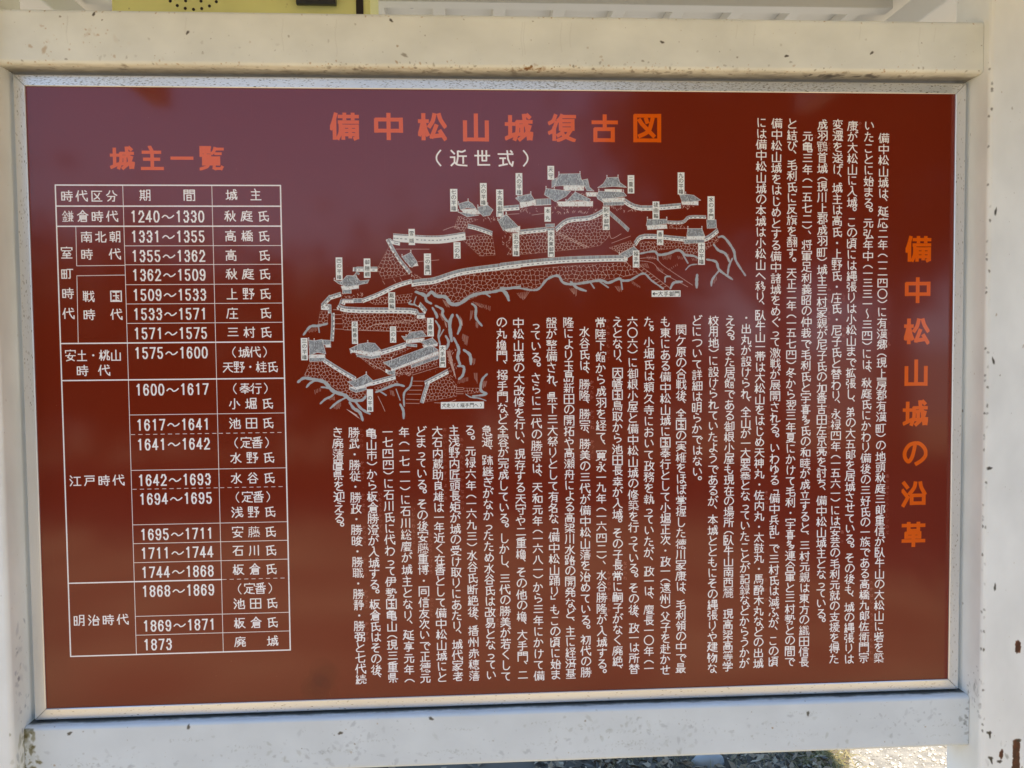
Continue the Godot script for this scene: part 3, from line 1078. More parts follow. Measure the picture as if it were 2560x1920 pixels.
	brush("764.1,177.6 765.1,180.7", 0.8, 1)
	brush("812.5,169.9 811.8,171.1", 0.8, 1)
	brush("760.1,167.1 759.0,169.4", 0.8, 1)
	brush("750.1,174.5 749.2,175.9", 0.8, 1)
	brush("807.2,172.1 806.3,174.0", 0.8, 1)
	brush("799.2,167.0 801.6,167.8", 0.8, 1)
	brush("802.3,176.6 800.0,179.2", 0.8, 1)
	brush("775.5,173.3 773.0,174.2", 0.8, 1)
	brush("762.5,177.8 760.9,180.4", 0.8, 1)
	brush("814.9,177.6 814.2,179.2", 0.8, 1)
	brush("786.5,175.7 784.6,178.2", 0.8, 1)
	brush("805.6,176.8 803.3,179.7", 0.8, 1)
	brush("756.2,170.4 756.7,173.3", 0.8, 1)
	brush("773.5,177.5 773.9,179.0", 0.8, 1)
	brush("772.0,168.5 769.9,169.5", 0.8, 1)
	brush("798.1,178.3 796.5,179.2", 0.8, 1)
	brush("819.0,172.8 818.6,174.0", 0.8, 1)
	brush("791.4,176.3 791.2,178.0", 0.8, 1)
	brush("753.7,177.5 751.5,179.3", 0.8, 1)
	brush("808.7,168.0 809.7,170.9", 0.8, 1)
	brush("794.0,175.9 792.1,177.6", 0.8, 1)
	brush("760.2,176.6 759.2,178.3", 0.8, 1)
	brush("819.9,176.6 822.3,178.5", 0.8, 1)
	brush("784.0,175.2 783.9,176.6", 0.8, 1)
	brush("778.1,168.2 777.6,171.3", 0.8, 1)
	brush("817.1,173.9 817.1,175.4", 0.8, 1)
	brush("756.1,169.7 757.4,172.5", 0.8, 1)
	brush("775.1,175.9 776.5,178.1", 0.8, 1)
	brush("796.3,175.6 795.6,178.0", 0.8, 1)
	brush("769.5,172.1 770.7,174.5", 0.8, 1)
	brush("770.4,177.8 771.1,179.9", 0.8, 1)
	brush("750.6,173.0 749.4,175.2", 0.8, 1)
	brush("782.3,176.3 783.0,178.8", 0.8, 1)
	brush("774.2,174.2 775.3,176.8", 0.8, 1)
	brush("774.4,176.6 776.1,178.8", 0.8, 1)
	brush("818.3,177.8 818.3,179.9", 0.8, 1)
	brush("761.4,176.4 763.5,178.3", 0.8, 1)
	brush("850.7,172.8 851.8,173.9", 0.8, 1)
	brush("853.5,171.8 854.4,173.5", 0.8, 1)
	brush("848.6,173.2 849.3,175.6", 0.8, 1)
	brush("829.6,168.5 829.4,170.8", 0.8, 1)
	brush("835.7,172.5 836.4,173.3", 0.8, 1)
	brush("843.7,169.0 841.5,170.1", 0.8, 1)
	brush("838.9,168.7 837.3,169.4", 0.8, 1)
	brush("843.5,170.2 844.0,172.3", 0.8, 1)
	brush("836.2,174.2 833.8,175.9", 0.8, 1)
	brush("837.7,170.4 835.7,173.2", 0.8, 1)
	brush("840.7,167.5 841.2,168.3", 0.8, 1)
	brush("846.1,169.9 846.5,172.8", 0.8, 1)
	brush("854.8,170.4 856.3,172.7", 0.8, 1)
	brush("840.5,168.3 841.0,170.4", 0.8, 1)
	brush("859.2,174.7 859.7,176.3", 0.8, 1)
	brush("857.1,167.3 855.1,169.2", 0.8, 1)
	brush("875.8,172.5 876.3,175.4", 0.8, 1)
	brush("869.8,174.6 868.3,175.9", 0.8, 1)
	brush("884.6,174.2 886.9,177.0", 0.8, 1)
	brush("875.2,173.3 877.5,175.2", 0.8, 1)
	brush("870.8,173.7 873.1,175.6", 0.8, 1)
	brush("867.6,174.9 865.7,177.0", 0.8, 1)
	brush("871.5,173.5 872.8,176.3", 0.8, 1)
	brush("860.8,175.2 859.7,178.2", 0.8, 1)
	brush("879.8,173.2 878.6,174.2", 0.8, 1)
	brush("885.0,173.5 885.5,175.4", 0.8, 1)
	brush("876.5,175.8 877.7,176.6", 0.8, 1)
	brush("879.3,173.7 879.5,175.1", 0.8, 1)
	brush("788.0,155.6 787.8,157.2", 0.8, 1)
	brush("800.6,156.3 798.4,157.5", 0.8, 1)
	brush("792.4,160.3 794.3,162.1", 0.8, 1)
	brush("780.1,158.5 779.8,160.6", 0.8, 1)
	brush("799.6,156.8 799.4,159.7", 0.8, 1)
	brush("790.5,153.9 792.2,155.1", 0.8, 1)
	brush("788.0,159.2 785.9,161.8", 0.8, 1)
	brush("799.2,154.4 798.2,157.0", 0.8, 1)
	brush("805.2,150.8 805.2,152.8", 0.8, 1)
	brush("793.6,153.2 791.9,155.3", 0.8, 1)
	brush("802.4,149.9 801.2,152.7", 0.8, 1)
	brush("801.9,157.1 799.6,159.6", 0.8, 1)
	brush("807.1,161.1 808.2,162.0", 0.8, 1)
	brush("803.3,151.8 804.0,154.7", 0.8, 1)
	brush("799.6,150.8 798.7,153.7", 0.8, 1)
	brush("783.8,156.5 783.4,157.5", 0.8, 1)
	brush("797.2,149.8 795.2,151.3", 0.8, 1)
	brush("781.7,149.9 782.1,152.3", 0.8, 1)
	brush("804.4,150.8 804.0,152.2", 0.8, 1)
	brush("796.6,155.1 798.7,156.6", 0.8, 1)
	brush("781.2,157.5 779.6,159.7", 0.8, 1)
	brush("793.8,160.1 794.1,162.3", 0.8, 1)
	brush("787.1,155.8 785.9,158.4", 0.8, 1)
	brush("794.2,150.8 792.9,152.3", 0.8, 1)
	brush("846.7,149.2 847.8,151.4", 0.8, 1)
	brush("834.0,154.4 831.9,155.2", 0.8, 1)
	brush("843.9,149.9 845.7,151.8", 0.8, 1)
	brush("838.6,155.6 836.3,158.0", 0.8, 1)
	brush("833.4,149.0 835.6,151.3", 0.8, 1)
	brush("836.7,148.5 839.0,150.9", 0.8, 1)
	brush("848.3,148.8 848.8,150.4", 0.8, 1)
	brush("836.9,150.8 837.6,152.3", 0.8, 1)
	brush("839.9,148.9 841.4,151.1", 0.8, 1)
	brush("848.0,151.9 849.7,153.8", 0.8, 1)
	brush("843.9,153.3 845.0,154.9", 0.8, 1)
	brush("834.2,147.7 832.8,148.5", 0.8, 1)
	brush("849.5,152.3 850.9,153.0", 0.8, 1)
	brush("841.4,156.6 842.1,158.3", 0.8, 1)
	brush("957.9,166.8 956.1,168.0", 0.8, 1)
	brush("955.1,168.3 957.0,169.4", 0.8, 1)
	brush("951.5,167.8 949.7,169.2", 0.8, 1)
	brush("950.8,168.8 948.5,171.8", 0.8, 1)
	brush("954.9,171.3 955.8,173.5", 0.8, 1)
	brush("958.1,171.3 956.1,173.5", 0.8, 1)
	brush("952.6,169.9 953.6,170.9", 0.8, 1)
	brush("949.9,166.4 948.5,167.3", 0.8, 1)
	brush("956.0,171.4 955.2,172.8", 0.8, 1)
	brush("957.9,167.8 959.2,170.2", 0.8, 1)
	brush("948.7,167.6 949.6,170.6", 0.8, 1)
	brush("963.3,168.5 965.8,169.4", 0.8, 1)
	brush("706.1,176.9 705.6,177.6", 0.8, 1)
	brush("718.8,178.3 718.8,179.8", 0.8, 1)
	brush("707.0,171.9 708.9,173.8", 0.8, 1)
	brush("729.0,171.9 727.8,172.6", 0.8, 1)
	brush("714.9,171.9 713.6,173.7", 0.8, 1)
	brush("712.4,171.9 710.1,174.9", 0.8, 1)
	brush("709.1,175.0 708.7,176.9", 0.8, 1)
	brush("706.7,173.7 704.7,175.7", 0.8, 1)
	brush("728.6,175.6 730.3,176.8", 0.8, 1)
	brush("704.9,175.2 704.9,177.3", 0.8, 1)
	brush("714.3,175.9 715.3,178.6", 0.8, 1)
	brush("712.6,174.5 714.1,175.9", 0.8, 1)
	brush("930.7,196.6 928.6,199.0", 0.8, 1)
	brush("948.1,196.6 946.3,197.5", 0.8, 1)
	brush("933.9,194.7 933.5,196.8", 0.8, 1)
	brush("933.9,194.5 934.8,195.4", 0.8, 1)
	brush("932.6,196.2 932.1,197.3", 0.8, 1)
	brush("938.2,196.6 939.4,198.5", 0.8, 1)
	brush("950.1,199.2 951.3,201.3", 0.8, 1)
	brush("938.7,200.4 939.6,203.5", 0.8, 1)
	brush("945.8,199.6 944.7,202.2", 0.8, 1)
	brush("937.3,195.0 935.1,196.2", 0.8, 1)
	brush("934.2,199.4 933.2,200.2", 0.8, 1)
	brush("946.7,198.5 944.4,199.2", 0.8, 1)
	brush("931.0,196.9 932.8,199.9", 0.8, 1)
	brush("943.0,195.9 942.6,197.5", 0.8, 1)
	brush("656.4,183.7 656.9,186.2", 0.8, 1)
	brush("664.7,184.4 664.9,185.5", 0.8, 1)
	brush("664.4,187.2 666.3,189.6", 0.8, 1)
	brush("652.1,186.1 653.8,187.8", 0.8, 1)
	brush("658.6,187.2 659.7,189.9", 0.8, 1)
	brush("660.6,191.3 661.0,192.1", 0.8, 1)
	brush("666.5,186.9 664.5,189.7", 0.8, 1)
	brush("650.3,188.1 650.1,190.8", 0.8, 1)
	brush("657.8,185.3 656.7,186.4", 0.8, 1)
	brush("661.3,186.4 662.4,187.7", 0.8, 1)
	brush("656.9,185.6 659.1,188.1", 0.8, 1)
	brush("667.2,188.5 666.7,189.4", 0.8, 1)
	brush("689.9,218.3 687.8,219.2", 0.8, 1)
	brush("678.0,224.8 679.9,225.7", 0.8, 1)
	brush("689.3,213.5 690.1,216.1", 0.8, 1)
	brush("686.4,227.2 685.8,227.8", 0.8, 1)
	brush("684.7,221.0 683.3,222.6", 0.8, 1)
	brush("681.7,205.0 680.9,206.5", 0.8, 1)
	brush("684.1,224.3 683.6,227.2", 0.8, 1)
	brush("689.5,230.7 690.3,232.7", 0.8, 1)
	brush("685.0,227.0 684.3,229.1", 0.8, 1)
	brush("687.3,219.1 686.3,220.0", 0.8, 1)
	brush("677.9,214.5 678.2,216.7", 0.8, 1)
	brush("688.0,213.1 689.9,214.3", 0.8, 1)
	brush("688.1,206.2 689.2,208.5", 0.8, 1)
	brush("691.7,229.9 692.5,232.4", 0.8, 1)
	brush("688.3,221.6 687.0,223.5", 0.8, 1)
	brush("690.9,211.2 693.0,212.9", 0.8, 1)
	brush("683.0,204.3 682.5,205.4", 0.8, 1)
	brush("686.9,229.9 688.6,232.0", 0.8, 1)
	brush("682.8,207.3 683.6,209.2", 0.8, 1)
	brush("688.0,215.0 689.8,216.1", 0.8, 1)
	brush("681.4,211.9 681.9,214.5", 0.8, 1)
	brush("679.1,222.2 680.4,223.5", 0.8, 1)
	brush("677.5,220.3 678.9,223.0", 0.8, 1)
	brush("688.2,216.2 687.8,218.0", 0.8, 1)
	brush("691.1,212.9 690.1,214.8", 0.8, 1)
	brush("692.1,209.6 690.0,210.5", 0.8, 1)
	brush("550.7,269.8 549.3,270.8", 0.8, 1)
	brush("551.2,270.1 551.9,272.4", 0.8, 1)
	brush("542.8,268.7 544.2,271.4", 0.8, 1)
	brush("546.7,272.2 547.3,274.7", 0.8, 1)
	brush("545.3,270.6 546.9,272.3", 0.8, 1)
	brush("543.5,265.8 541.9,266.6", 0.8, 1)
	brush("544.2,269.8 542.4,272.2", 0.8, 1)
	brush("553.4,271.7 554.8,274.0", 0.8, 1)
	brush("556.4,273.2 556.8,275.9", 0.8, 1)
	brush("543.5,265.0 541.5,266.1", 0.8, 1)
	brush("547.7,268.4 548.5,270.6", 0.8, 1)
	brush("543.1,267.9 543.2,269.3", 0.8, 1)
	brush("543.6,269.6 543.1,271.8", 0.8, 1)
	brush("549.6,273.1 551.6,273.9", 0.8, 1)
	brush("604.4,409.2 603.5,410.1", 0.8, 1)
	brush("600.9,393.9 601.7,396.5", 0.8, 1)
	brush("599.5,391.2 599.5,393.3", 0.8, 1)
	brush("604.9,403.2 604.0,404.4", 0.8, 1)
	brush("605.7,400.8 603.8,402.3", 0.8, 1)
	brush("597.4,406.9 595.6,408.0", 0.8, 1)
	brush("595.6,398.9 597.6,400.7", 0.8, 1)
	brush("599.2,418.1 597.6,419.4", 0.8, 1)
	brush("605.4,379.3 606.6,380.7", 0.8, 1)
	brush("594.6,389.5 594.5,390.8", 0.8, 1)
	brush("601.5,381.2 600.2,383.9", 0.8, 1)
	brush("600.2,398.8 598.5,400.0", 0.8, 1)
	brush("607.0,407.9 607.1,408.6", 0.8, 1)
	brush("599.4,411.5 599.1,413.5", 0.8, 1)
	brush("606.4,406.1 607.0,406.8", 0.8, 1)
	brush("594.5,411.2 594.0,413.6", 0.8, 1)
	brush("605.2,417.4 604.6,420.1", 0.8, 1)
	brush("604.3,416.4 602.8,418.6", 0.8, 1)
	brush("599.6,419.8 601.7,420.8", 0.8, 1)
	brush("600.0,390.3 600.0,391.5", 0.8, 1)
	brush("603.4,384.2 602.0,385.7", 0.8, 1)
	brush("595.3,394.9 596.9,397.4", 0.8, 1)
	brush("597.1,379.8 598.5,382.4", 0.8, 1)
	brush("602.5,384.8 601.4,387.3", 0.8, 1)
	brush("607.2,380.4 605.8,381.9", 0.8, 1)
	brush("597.8,410.6 597.2,412.7", 0.8, 1)
	brush("444.9,300.2 446.8,302.3", 0.8, 1)
	brush("442.9,295.9 443.5,297.4", 0.8, 1)
	brush("452.0,299.8 452.2,302.3", 0.8, 1)
	brush("447.9,300.7 446.8,302.4", 0.8, 1)
	brush("463.7,296.3 463.6,298.4", 0.8, 1)
	brush("440.2,302.7 439.8,304.4", 0.8, 1)
	brush("459.7,303.1 457.8,304.7", 0.8, 1)
	brush("441.3,298.7 440.7,299.4", 0.8, 1)
	brush("449.6,299.5 450.2,302.0", 0.8, 1)
	brush("452.0,300.4 452.8,302.9", 0.8, 1)
	brush("470.6,305.2 469.9,306.1", 0.8, 1)
	brush("470.3,295.8 470.0,297.8", 0.8, 1)
	brush("457.2,298.9 458.9,300.1", 0.8, 1)
	brush("457.8,303.5 456.3,304.7", 0.8, 1)
	brush("455.9,300.7 454.7,302.2", 0.8, 1)
	brush("442.1,295.8 441.3,296.6", 0.8, 1)
	brush("471.3,297.7 470.4,299.9", 0.8, 1)
	brush("464.1,297.7 465.4,299.6", 0.8, 1)
	brush("452.5,301.4 451.5,302.4", 0.8, 1)
	brush("468.3,299.4 470.0,300.5", 0.8, 1)
	brush("444.6,295.3 445.4,297.1", 0.8, 1)
	brush("440.4,295.3 441.7,296.8", 0.8, 1)
	brush("468.3,295.3 468.7,296.2", 0.8, 1)
	brush("463.3,301.2 463.7,302.2", 0.8, 1)
	brush("470.8,296.1 469.0,298.1", 0.8, 1)
	brush("443.1,295.5 442.9,297.4", 0.8, 1)
	brush("539.0,416.7 537.2,418.6", 0.8, 1)
	brush("537.9,412.2 538.9,413.2", 0.8, 1)
	brush("524.1,411.1 525.1,412.8", 0.8, 1)
	brush("539.3,414.7 537.8,415.8", 0.8, 1)
	brush("523.1,418.1 521.9,418.9", 0.8, 1)
	brush("525.4,411.6 525.1,413.5", 0.8, 1)
	brush("533.0,412.4 531.5,414.1", 0.8, 1)
	brush("533.8,414.5 534.1,417.1", 0.8, 1)
	brush("520.2,413.0 520.1,414.7", 0.8, 1)
	brush("539.3,415.3 539.9,416.8", 0.8, 1)
	brush("536.3,417.4 535.4,418.3", 0.8, 1)
	brush("523.1,413.7 524.6,414.9", 0.8, 1)
	brush("532.3,416.0 534.2,416.8", 0.8, 1)
	brush("535.9,413.7 534.3,415.6", 0.8, 1)
	brush("537.8,415.6 535.9,418.1", 0.8, 1)
	brush("526.2,415.8 527.1,417.0", 0.8, 1)
	brush("526.8,413.6 525.2,414.3", 0.8, 1)
	brush("534.6,414.2 536.2,415.0", 0.8, 1)
	rampart("675.1,169.0 702.9,166.8", 7.6, 0.40)
	rampart("724.7,158.7 750.0,157.5", 9.4, 0.90)
	rampart("860.6,156.9 885.3,167.8 945.6,164.3", 7.6, 0.40)
	rampart("517.3,208.8 539.5,210.4 582.3,212.1 622.3,206.6", 11.7, 0.15)
	rampart("512.5,215.9 515.6,218.2 526.7,220.6", 5.9, 0.20)
	rampart("510.9,215.9 524.8,241.9 541.9,264.1", 5.3, 0.50)
	rampart("627.2,194.8 643.1,198.7 663.1,205.9", 6.5, 0.40)
	rampart("462.9,257.4 492.9,257.6", 7.0, 0.30)
	rampart("448.3,277.9 461.1,266.9 462.9,258.2", 5.3, 0.60)
	rampart("700.8,203.9 742.7,199.6", 7.0, 0.40)
	rampart("755.9,200.5 774.3,186.8 807.7,182.5 827.1,173.0", 7.0, 0.40)
	rampart("838.5,175.9 853.5,188.9 867.6,201.9", 5.3, 0.95)
	rampart("874.6,221.8 890.6,210.1 954.5,214.7 981.3,214.8 1001.0,201.6", 7.0, 0.40)
	rampart("926.1,190.3 947.4,190.4 958.1,182.9 984.0,182.6", 4.7, 0.40)
	rampart("542.5,277.5 557.6,275.2 576.8,273.0 612.0,262.0 653.7,255.8 703.6,250.4 674.3,252.7 726.7,247.0 779.3,243.2 849.8,241.4 863.9,242.3", 9.4, 0.45)
	rampart("470.0,304.0 493.9,294.7 519.4,282.6 542.5,275.5", 6.5, 0.25)
	rampart("438.5,305.2 447.1,315.8 541.8,318.4 550.6,325.4 561.0,325.5", 8.2, 0.35)
	rampart("441.5,304.4 457.6,304.5", 5.9, 0.20)
	rampart("410.5,311.2 423.7,311.9", 8.8, 0.30)
	rampart("422.5,298.4 410.5,311.2", 6.5, 0.50)
	rampart("438.7,294.1 422.4,299.2", 6.5, 0.40)
	rampart("424.7,312.4 424.6,340.5 422.7,365.6", 4.7, 0.50)
	rampart("413.4,390.4 436.7,405.7 458.6,419.0", 6.5, 0.40)
	rampart("480.7,425.6 516.5,416.3", 7.0, 0.30)
	rampart("559.6,426.5 594.2,408.9", 7.0, 0.35)
	rampart("562.6,428.0 557.9,441.4 552.9,457.8", 5.3, 0.40)
	rampart("495.6,380.0 532.1,368.8", 7.6, 0.30)
	rampart("555.3,309.6 564.8,320.8", 7.0, 0.50)
	rampart("450.5,377.7 462.4,371.9", 7.0, 0.60)
	plaster("769.4,138.1 800.0,138.1 799.5,145.8 769.3,145.5")
	plaster("758.7,162.2 813.1,161.3 813.0,169.0 762.2,169.0")
	tiled("762.5,121.5 794.0,120.9 795.7,128.6 801.8,138.9 786.9,138.1 765.9,138.6 751.9,139.8 758.9,131.3")
	tiled("752.0,131.3 759.0,127.0 757.2,137.3 751.9,141.6")
	tiled("797.4,130.3 805.3,128.6 807.9,140.6 814.9,146.6 804.4,145.8 800.0,138.1")
	tiled("743.2,142.8 755.4,144.1 779.8,146.7 772.8,154.4 757.0,162.2 744.8,154.4 740.5,151.9")
	tiled("772.7,162.1 786.8,147.9 809.6,158.7 807.8,162.1 790.3,159.6")
	plaster("830.7,143.7 857.1,143.7 856.3,147.8 830.7,147.8")
	plaster("826.3,157.5 860.6,156.1 860.6,162.1 827.1,163.0")
	plaster("802.6,148.4 820.2,148.4 820.1,154.4 804.3,154.4")
	tiled("834.3,126.5 851.0,125.9 853.7,133.7 863.9,140.9 843.1,139.7 820.2,141.5 829.0,135.4")
	tiled("821.9,146.6 858.9,147.8 863.8,153.5 843.0,157.0 826.3,157.8 819.3,152.7")
	tiled("828.9,163.0 859.7,162.1 859.7,166.8 828.9,167.8")
	tiled("817.5,150.9 825.4,154.4 828.9,163.0 820.1,157.8")
	plaster("703.8,162.7 727.3,159.6 728.2,166.5 704.6,171.6")
	tiled("701.3,154.5 720.4,150.7 725.6,159.6 716.9,162.2 704.7,163.4 697.8,157.0")
	plaster("946.5,162.1 972.3,161.2 972.3,167.3 947.4,166.4")
	tiled("943.9,151.7 952.8,150.8 965.2,152.5 975.9,159.8 963.4,162.1 947.4,162.1")
	plaster("681.7,203.3 703.5,201.1 703.4,207.7 685.1,206.8")
	tiled("674.9,186.2 683.6,180.5 694.0,192.2 703.5,201.1 690.4,202.5 681.7,204.2 676.6,193.9")
	plaster("894.1,197.2 924.3,195.9 925.2,202.0 895.0,203.7")
	tiled("895.0,188.1 924.3,188.1 926.4,193.8 911.0,196.7 893.2,197.6")
	plaster("955.4,213.3 982.2,213.4 982.2,218.6 954.5,217.7")
	tiled("956.3,202.0 977.7,202.0 982.2,213.4 954.5,213.7")
	tiled("951.0,218.5 981.3,218.6 981.3,222.9 951.0,224.6")
	tiled("984.9,189.0 999.2,189.0 1000.1,201.2 985.8,201.5")
	tiled("741.9,195.2 755.4,194.8 755.3,199.1 742.7,200.0")
	tiled("742.7,201.7 755.0,200.9 755.0,204.3 743.1,204.6")
	plaster("616.3,173.4 638.6,172.6 646.5,180.5 622.6,180.5")
	tiled("613.2,165.6 627.6,161.3 633.9,165.5 639.4,172.6 625.9,171.1 616.3,174.2")
	tiled("641.8,170.3 656.2,167.1 664.2,174.2 659.3,182.1 649.7,183.7 641.8,175.8")
	tiled("613.0,177.4 625.8,179.0 643.3,182.1 625.7,184.5")
	plaster("679.9,201.2 704.1,198.0 704.0,204.4 683.1,205.9")
	tiled("671.2,189.3 684.1,182.1 694.5,191.7 702.4,199.9 686.4,202.0 679.1,204.6")
	plaster("537.3,253.0 551.6,251.5 553.1,256.2 540.4,257.8")
	tiled("529.5,242.7 542.3,236.4 551.6,250.7 543.6,258.6 534.2,249.8")
	plaster("439.5,285.7 465.6,281.1 465.5,289.0 441.8,292.0")
	plaster("443.1,306.2 454.1,306.3 454.1,309.5 443.0,309.4")
	tiled("430.2,277.0 440.4,278.6 448.5,270.0 461.1,270.4 467.3,278.0 480.7,276.4 478.3,281.2 462.4,284.3 448.2,286.5 435.7,281.7")
	tiled("441.8,291.2 454.4,290.5 454.3,296.0 441.7,296.0")
	tiled("457.3,304.0 469.7,303.6 469.6,309.6 457.2,309.8")
	plaster("392.2,385.7 414.2,385.5 414.1,390.4 392.1,390.4")
	plaster("415.3,370.0 423.3,370.0 423.3,375.2 415.2,375.1")
	tiled("391.1,364.1 399.2,365.4 410.2,363.3 413.0,372.9 415.7,384.8 403.3,382.4 392.1,386.7")
	tiled("411.0,364.0 423.4,364.9 422.6,370.8 412.3,371.4")
	tiled("391.3,390.4 414.1,390.4 414.0,395.1 392.0,395.6")
	plaster("451.9,379.2 462.2,380.8 496.3,381.1 495.5,387.0 481.3,389.1 451.9,382.1")
	tiled("462.4,371.1 477.2,368.7 487.6,369.9 496.3,379.6 482.9,383.2 462.3,379.3")
	tiled("450.5,377.7 462.4,371.9 462.3,379.3 456.3,380.7")
	tiled("460.7,385.9 482.1,389.1 495.5,387.0 495.4,390.0 482.0,392.5 461.4,388.9")
	plaster("532.9,365.1 560.5,362.4 560.4,368.3 533.6,370.3")
	plaster("557.4,372.7 579.8,370.0 579.7,374.4 560.3,378.7")
	tiled("533.7,360.6 539.0,354.4 557.6,351.9 564.2,360.2 550.1,362.3 531.4,365.4 527.0,359.4")
	tiled("554.4,368.3 572.4,362.5 580.1,370.7 564.8,374.3")
	tiled("532.8,370.3 549.2,371.9 549.1,375.6 532.8,374.0")
	plaster("510.7,406.5 581.1,381.9 581.1,387.1 569.0,391.5 510.7,411.7")
	plaster("502.5,407.9 510.7,411.0 509.9,415.5 502.5,413.1")
	tiled("511.7,394.6 567.8,374.3 573.0,375.1 581.1,380.7 569.1,386.3 513.7,408.1 499.0,398.2")
	tiled("504.7,411.7 516.6,409.6 516.5,416.3 506.1,415.4")
	tiled("540.6,402.4 581.0,387.9 581.0,393.1 540.5,406.9")
	plaster("451.0,433.8 483.7,427.1 483.6,431.5 458.3,437.9 451.0,435.6")
	tiled("458.6,423.1 474.3,415.1 484.5,425.6 470.3,431.4 457.6,434.5 446.7,426.3")
	tiled("449.5,434.1 458.3,437.9 473.9,434.4 473.9,438.1 459.0,442.4 449.4,437.8")
	plaster("858.6,240.9 864.8,245.2 864.8,249.6 860.3,249.5")
	tiled("852.4,240.0 874.6,228.4 882.0,235.7 864.8,245.2")
	slip(601.2, 143.5, 611.8, 176.7, "七の平櫓")
	slip(645.4, 134.8, 655.4, 167.9, "六の平櫓")
	slip(668.9, 144.2, 679.8, 184.4, "本丸南御門")
	slip(539.3, 202.2, 548.8, 225.9, "雪隠")
	slip(605.3, 221.9, 615.7, 245.8, "二の丸")
	slip(561.6, 238.1, 571.7, 269.8, "二の櫓門")
	slip(432.6, 243.6, 442.1, 276.6, "四の平櫓")
	slip(473.3, 245.2, 483.1, 273.6, "御膳棚")
	slip(692.7, 208.8, 702.9, 242.5, "五の平櫓")
	slip(698.1, 120.3, 708.2, 152.7, "八の平櫓")
	slip(745.5, 109.4, 755.5, 129.9, "天守")
	slip(865.5, 122.8, 875.5, 150.0, "二重櫓")
	slip(941.0, 118.7, 951.3, 151.4, "九の平櫓")
	slip(986.4, 154.1, 996.9, 188.6, "水の手門")
	slip(902.9, 161.6, 913.0, 188.1, "後曲輪")
	slip(909.6, 204.6, 919.1, 226.6, "番所")
	slip(740.5, 169.9, 750.3, 191.7, "本丸")
	slip(827.6, 169.5, 837.9, 204.1, "腕木御門")
	slip(745.3, 204.8, 755.2, 244.3, "本丸東御門")
	slip(972.0, 223.3, 982.3, 256.1, "十の平櫓")
	slip(872.8, 234.5, 882.6, 259.7, "搦手門")
	slip(901.3, 294.3, 945.1, 304.0, "←大手御門")
	slip(508.3, 295.0, 518.3, 320.2, "厩曲輪")
	slip(454.1, 337.5, 462.9, 370.4, "足軽番所")
	slip(510.1, 345.0, 519.2, 369.0, "三の丸")
	slip(564.9, 333.0, 574.4, 360.4, "上番所")
	slip(379.9, 360.9, 389.5, 393.8, "三の平櫓")
	slip(582.3, 373.7, 591.7, 406.4, "大手御門")
	slip(474.6, 437.7, 483.6, 471.1, "　の平櫓")
	slip(583.6, 457.8, 647.7, 468.4, "犬走り(搦手門へ)")


# ---------------------------------------------------------------- the speaker box under the roof

func speaker_box() -> void:
	var t := thing("speaker_box", "yellow box with a round pattern of sound holes under the roof", "speaker")
	var yellow := paint(256, 256, Color(0.96, 0.94, 0.62), 0.10, 77, 60, no_marks, 0.4)
	part("case", bevel_box(Vector3(0.4105, 0.15, 0.12), 0.005), yellow, t, Vector3(-0.417, 0.6265, -0.205))
	var dark := plain(Color(0.02, 0.012, 0.008), 0.7)
	var hole := CylinderMesh.new()
	hole.top_radius = 0.0024
	hole.bottom_radius = 0.0024
	hole.height = 0.001
	hole.radial_segments = 12
	hole.rings = 1
	var c := Vector3(-0.4944, 0.681, -0.1449)
	for i in 28:
		var turn := i * TAU / 28
		var rad := 0.0584
		add_hole(t, hole, dark, c + Vector3(sin(turn), -cos(turn), 0) * rad)
	for i in 12:
		var turn := (i + 0.5) * TAU / 12
		add_hole(t, hole, dark, c + Vector3(sin(turn), -cos(turn), 0) * 0.0466)
	part("knob_plate", bevel_box(Vector3(0.063, 0.05, 0.012), 0.004), plain(Color(0.022, 0.021, 0.020), 0.35), t, Vector3(-0.2976, 0.655, -0.1395))
	part("door_gap", bevel_box(Vector3(0.0115, 0.15, 0.004), 0.001), dark, t, Vector3(-0.2288, 0.6265, -0.1445))


func add_hole(t: Node3D, mesh: Mesh, m: Material, at: Vector3) -> void:
	if at.y > 0.697:
		return
	var o := part("sound_hole", mesh, m, t, at)
	o.rotation = Vector3(PI / 2, 0, 0)


# ---------------------------------------------------------------- ground and what lies on it

func ground() -> void:
	var nz := FastNoiseLite.new()
	nz.seed = 3
	nz.frequency = 0.02
	nz.fractal_octaves = 5
	var im := Image.create(1024, 1024, false, Image.FORMAT_RGB8)
	var r := RandomNumberGenerator.new()
	r.seed = 8
	for y in 1024:
		for x in 1024:
			var k := 0.46 + 0.10 * nz.get_noise_2d(x, y) + 0.10 * r.randf()
			im.set_pixel(x, y, Color(k, k * 0.955, k * 0.86))
	for i in 14000:
		blot(im, Vector2(r.randf() * 1024, r.randf() * 1024), 1.0 + 2.5 * r.randf() ** 2, 0.7 + r.randf(), Color(0.62, 0.58, 0.50) if r.randf() < 0.5 else Color(0.27, 0.23, 0.17), 0.6 * r.randf(), r)
	var m := StandardMaterial3D.new()
	m.albedo_texture = ImageTexture.create_from_image(im)
	m.uv1_scale = Vector3(173, 173, 1)
	m.roughness = 0.95
	var st := begin()
	var s := 120.0
	quad(st, Vector3(-s, GROUND, -s), Vector3(s, GROUND, -s), Vector3(s, GROUND, s), Vector3(-s, GROUND, s), Vector3.UP)
	var o := part("ground", st.commit(), m, self)
	tag(o, "pale sandy ground lying in the sun behind the stand", "ground", "", "structure")


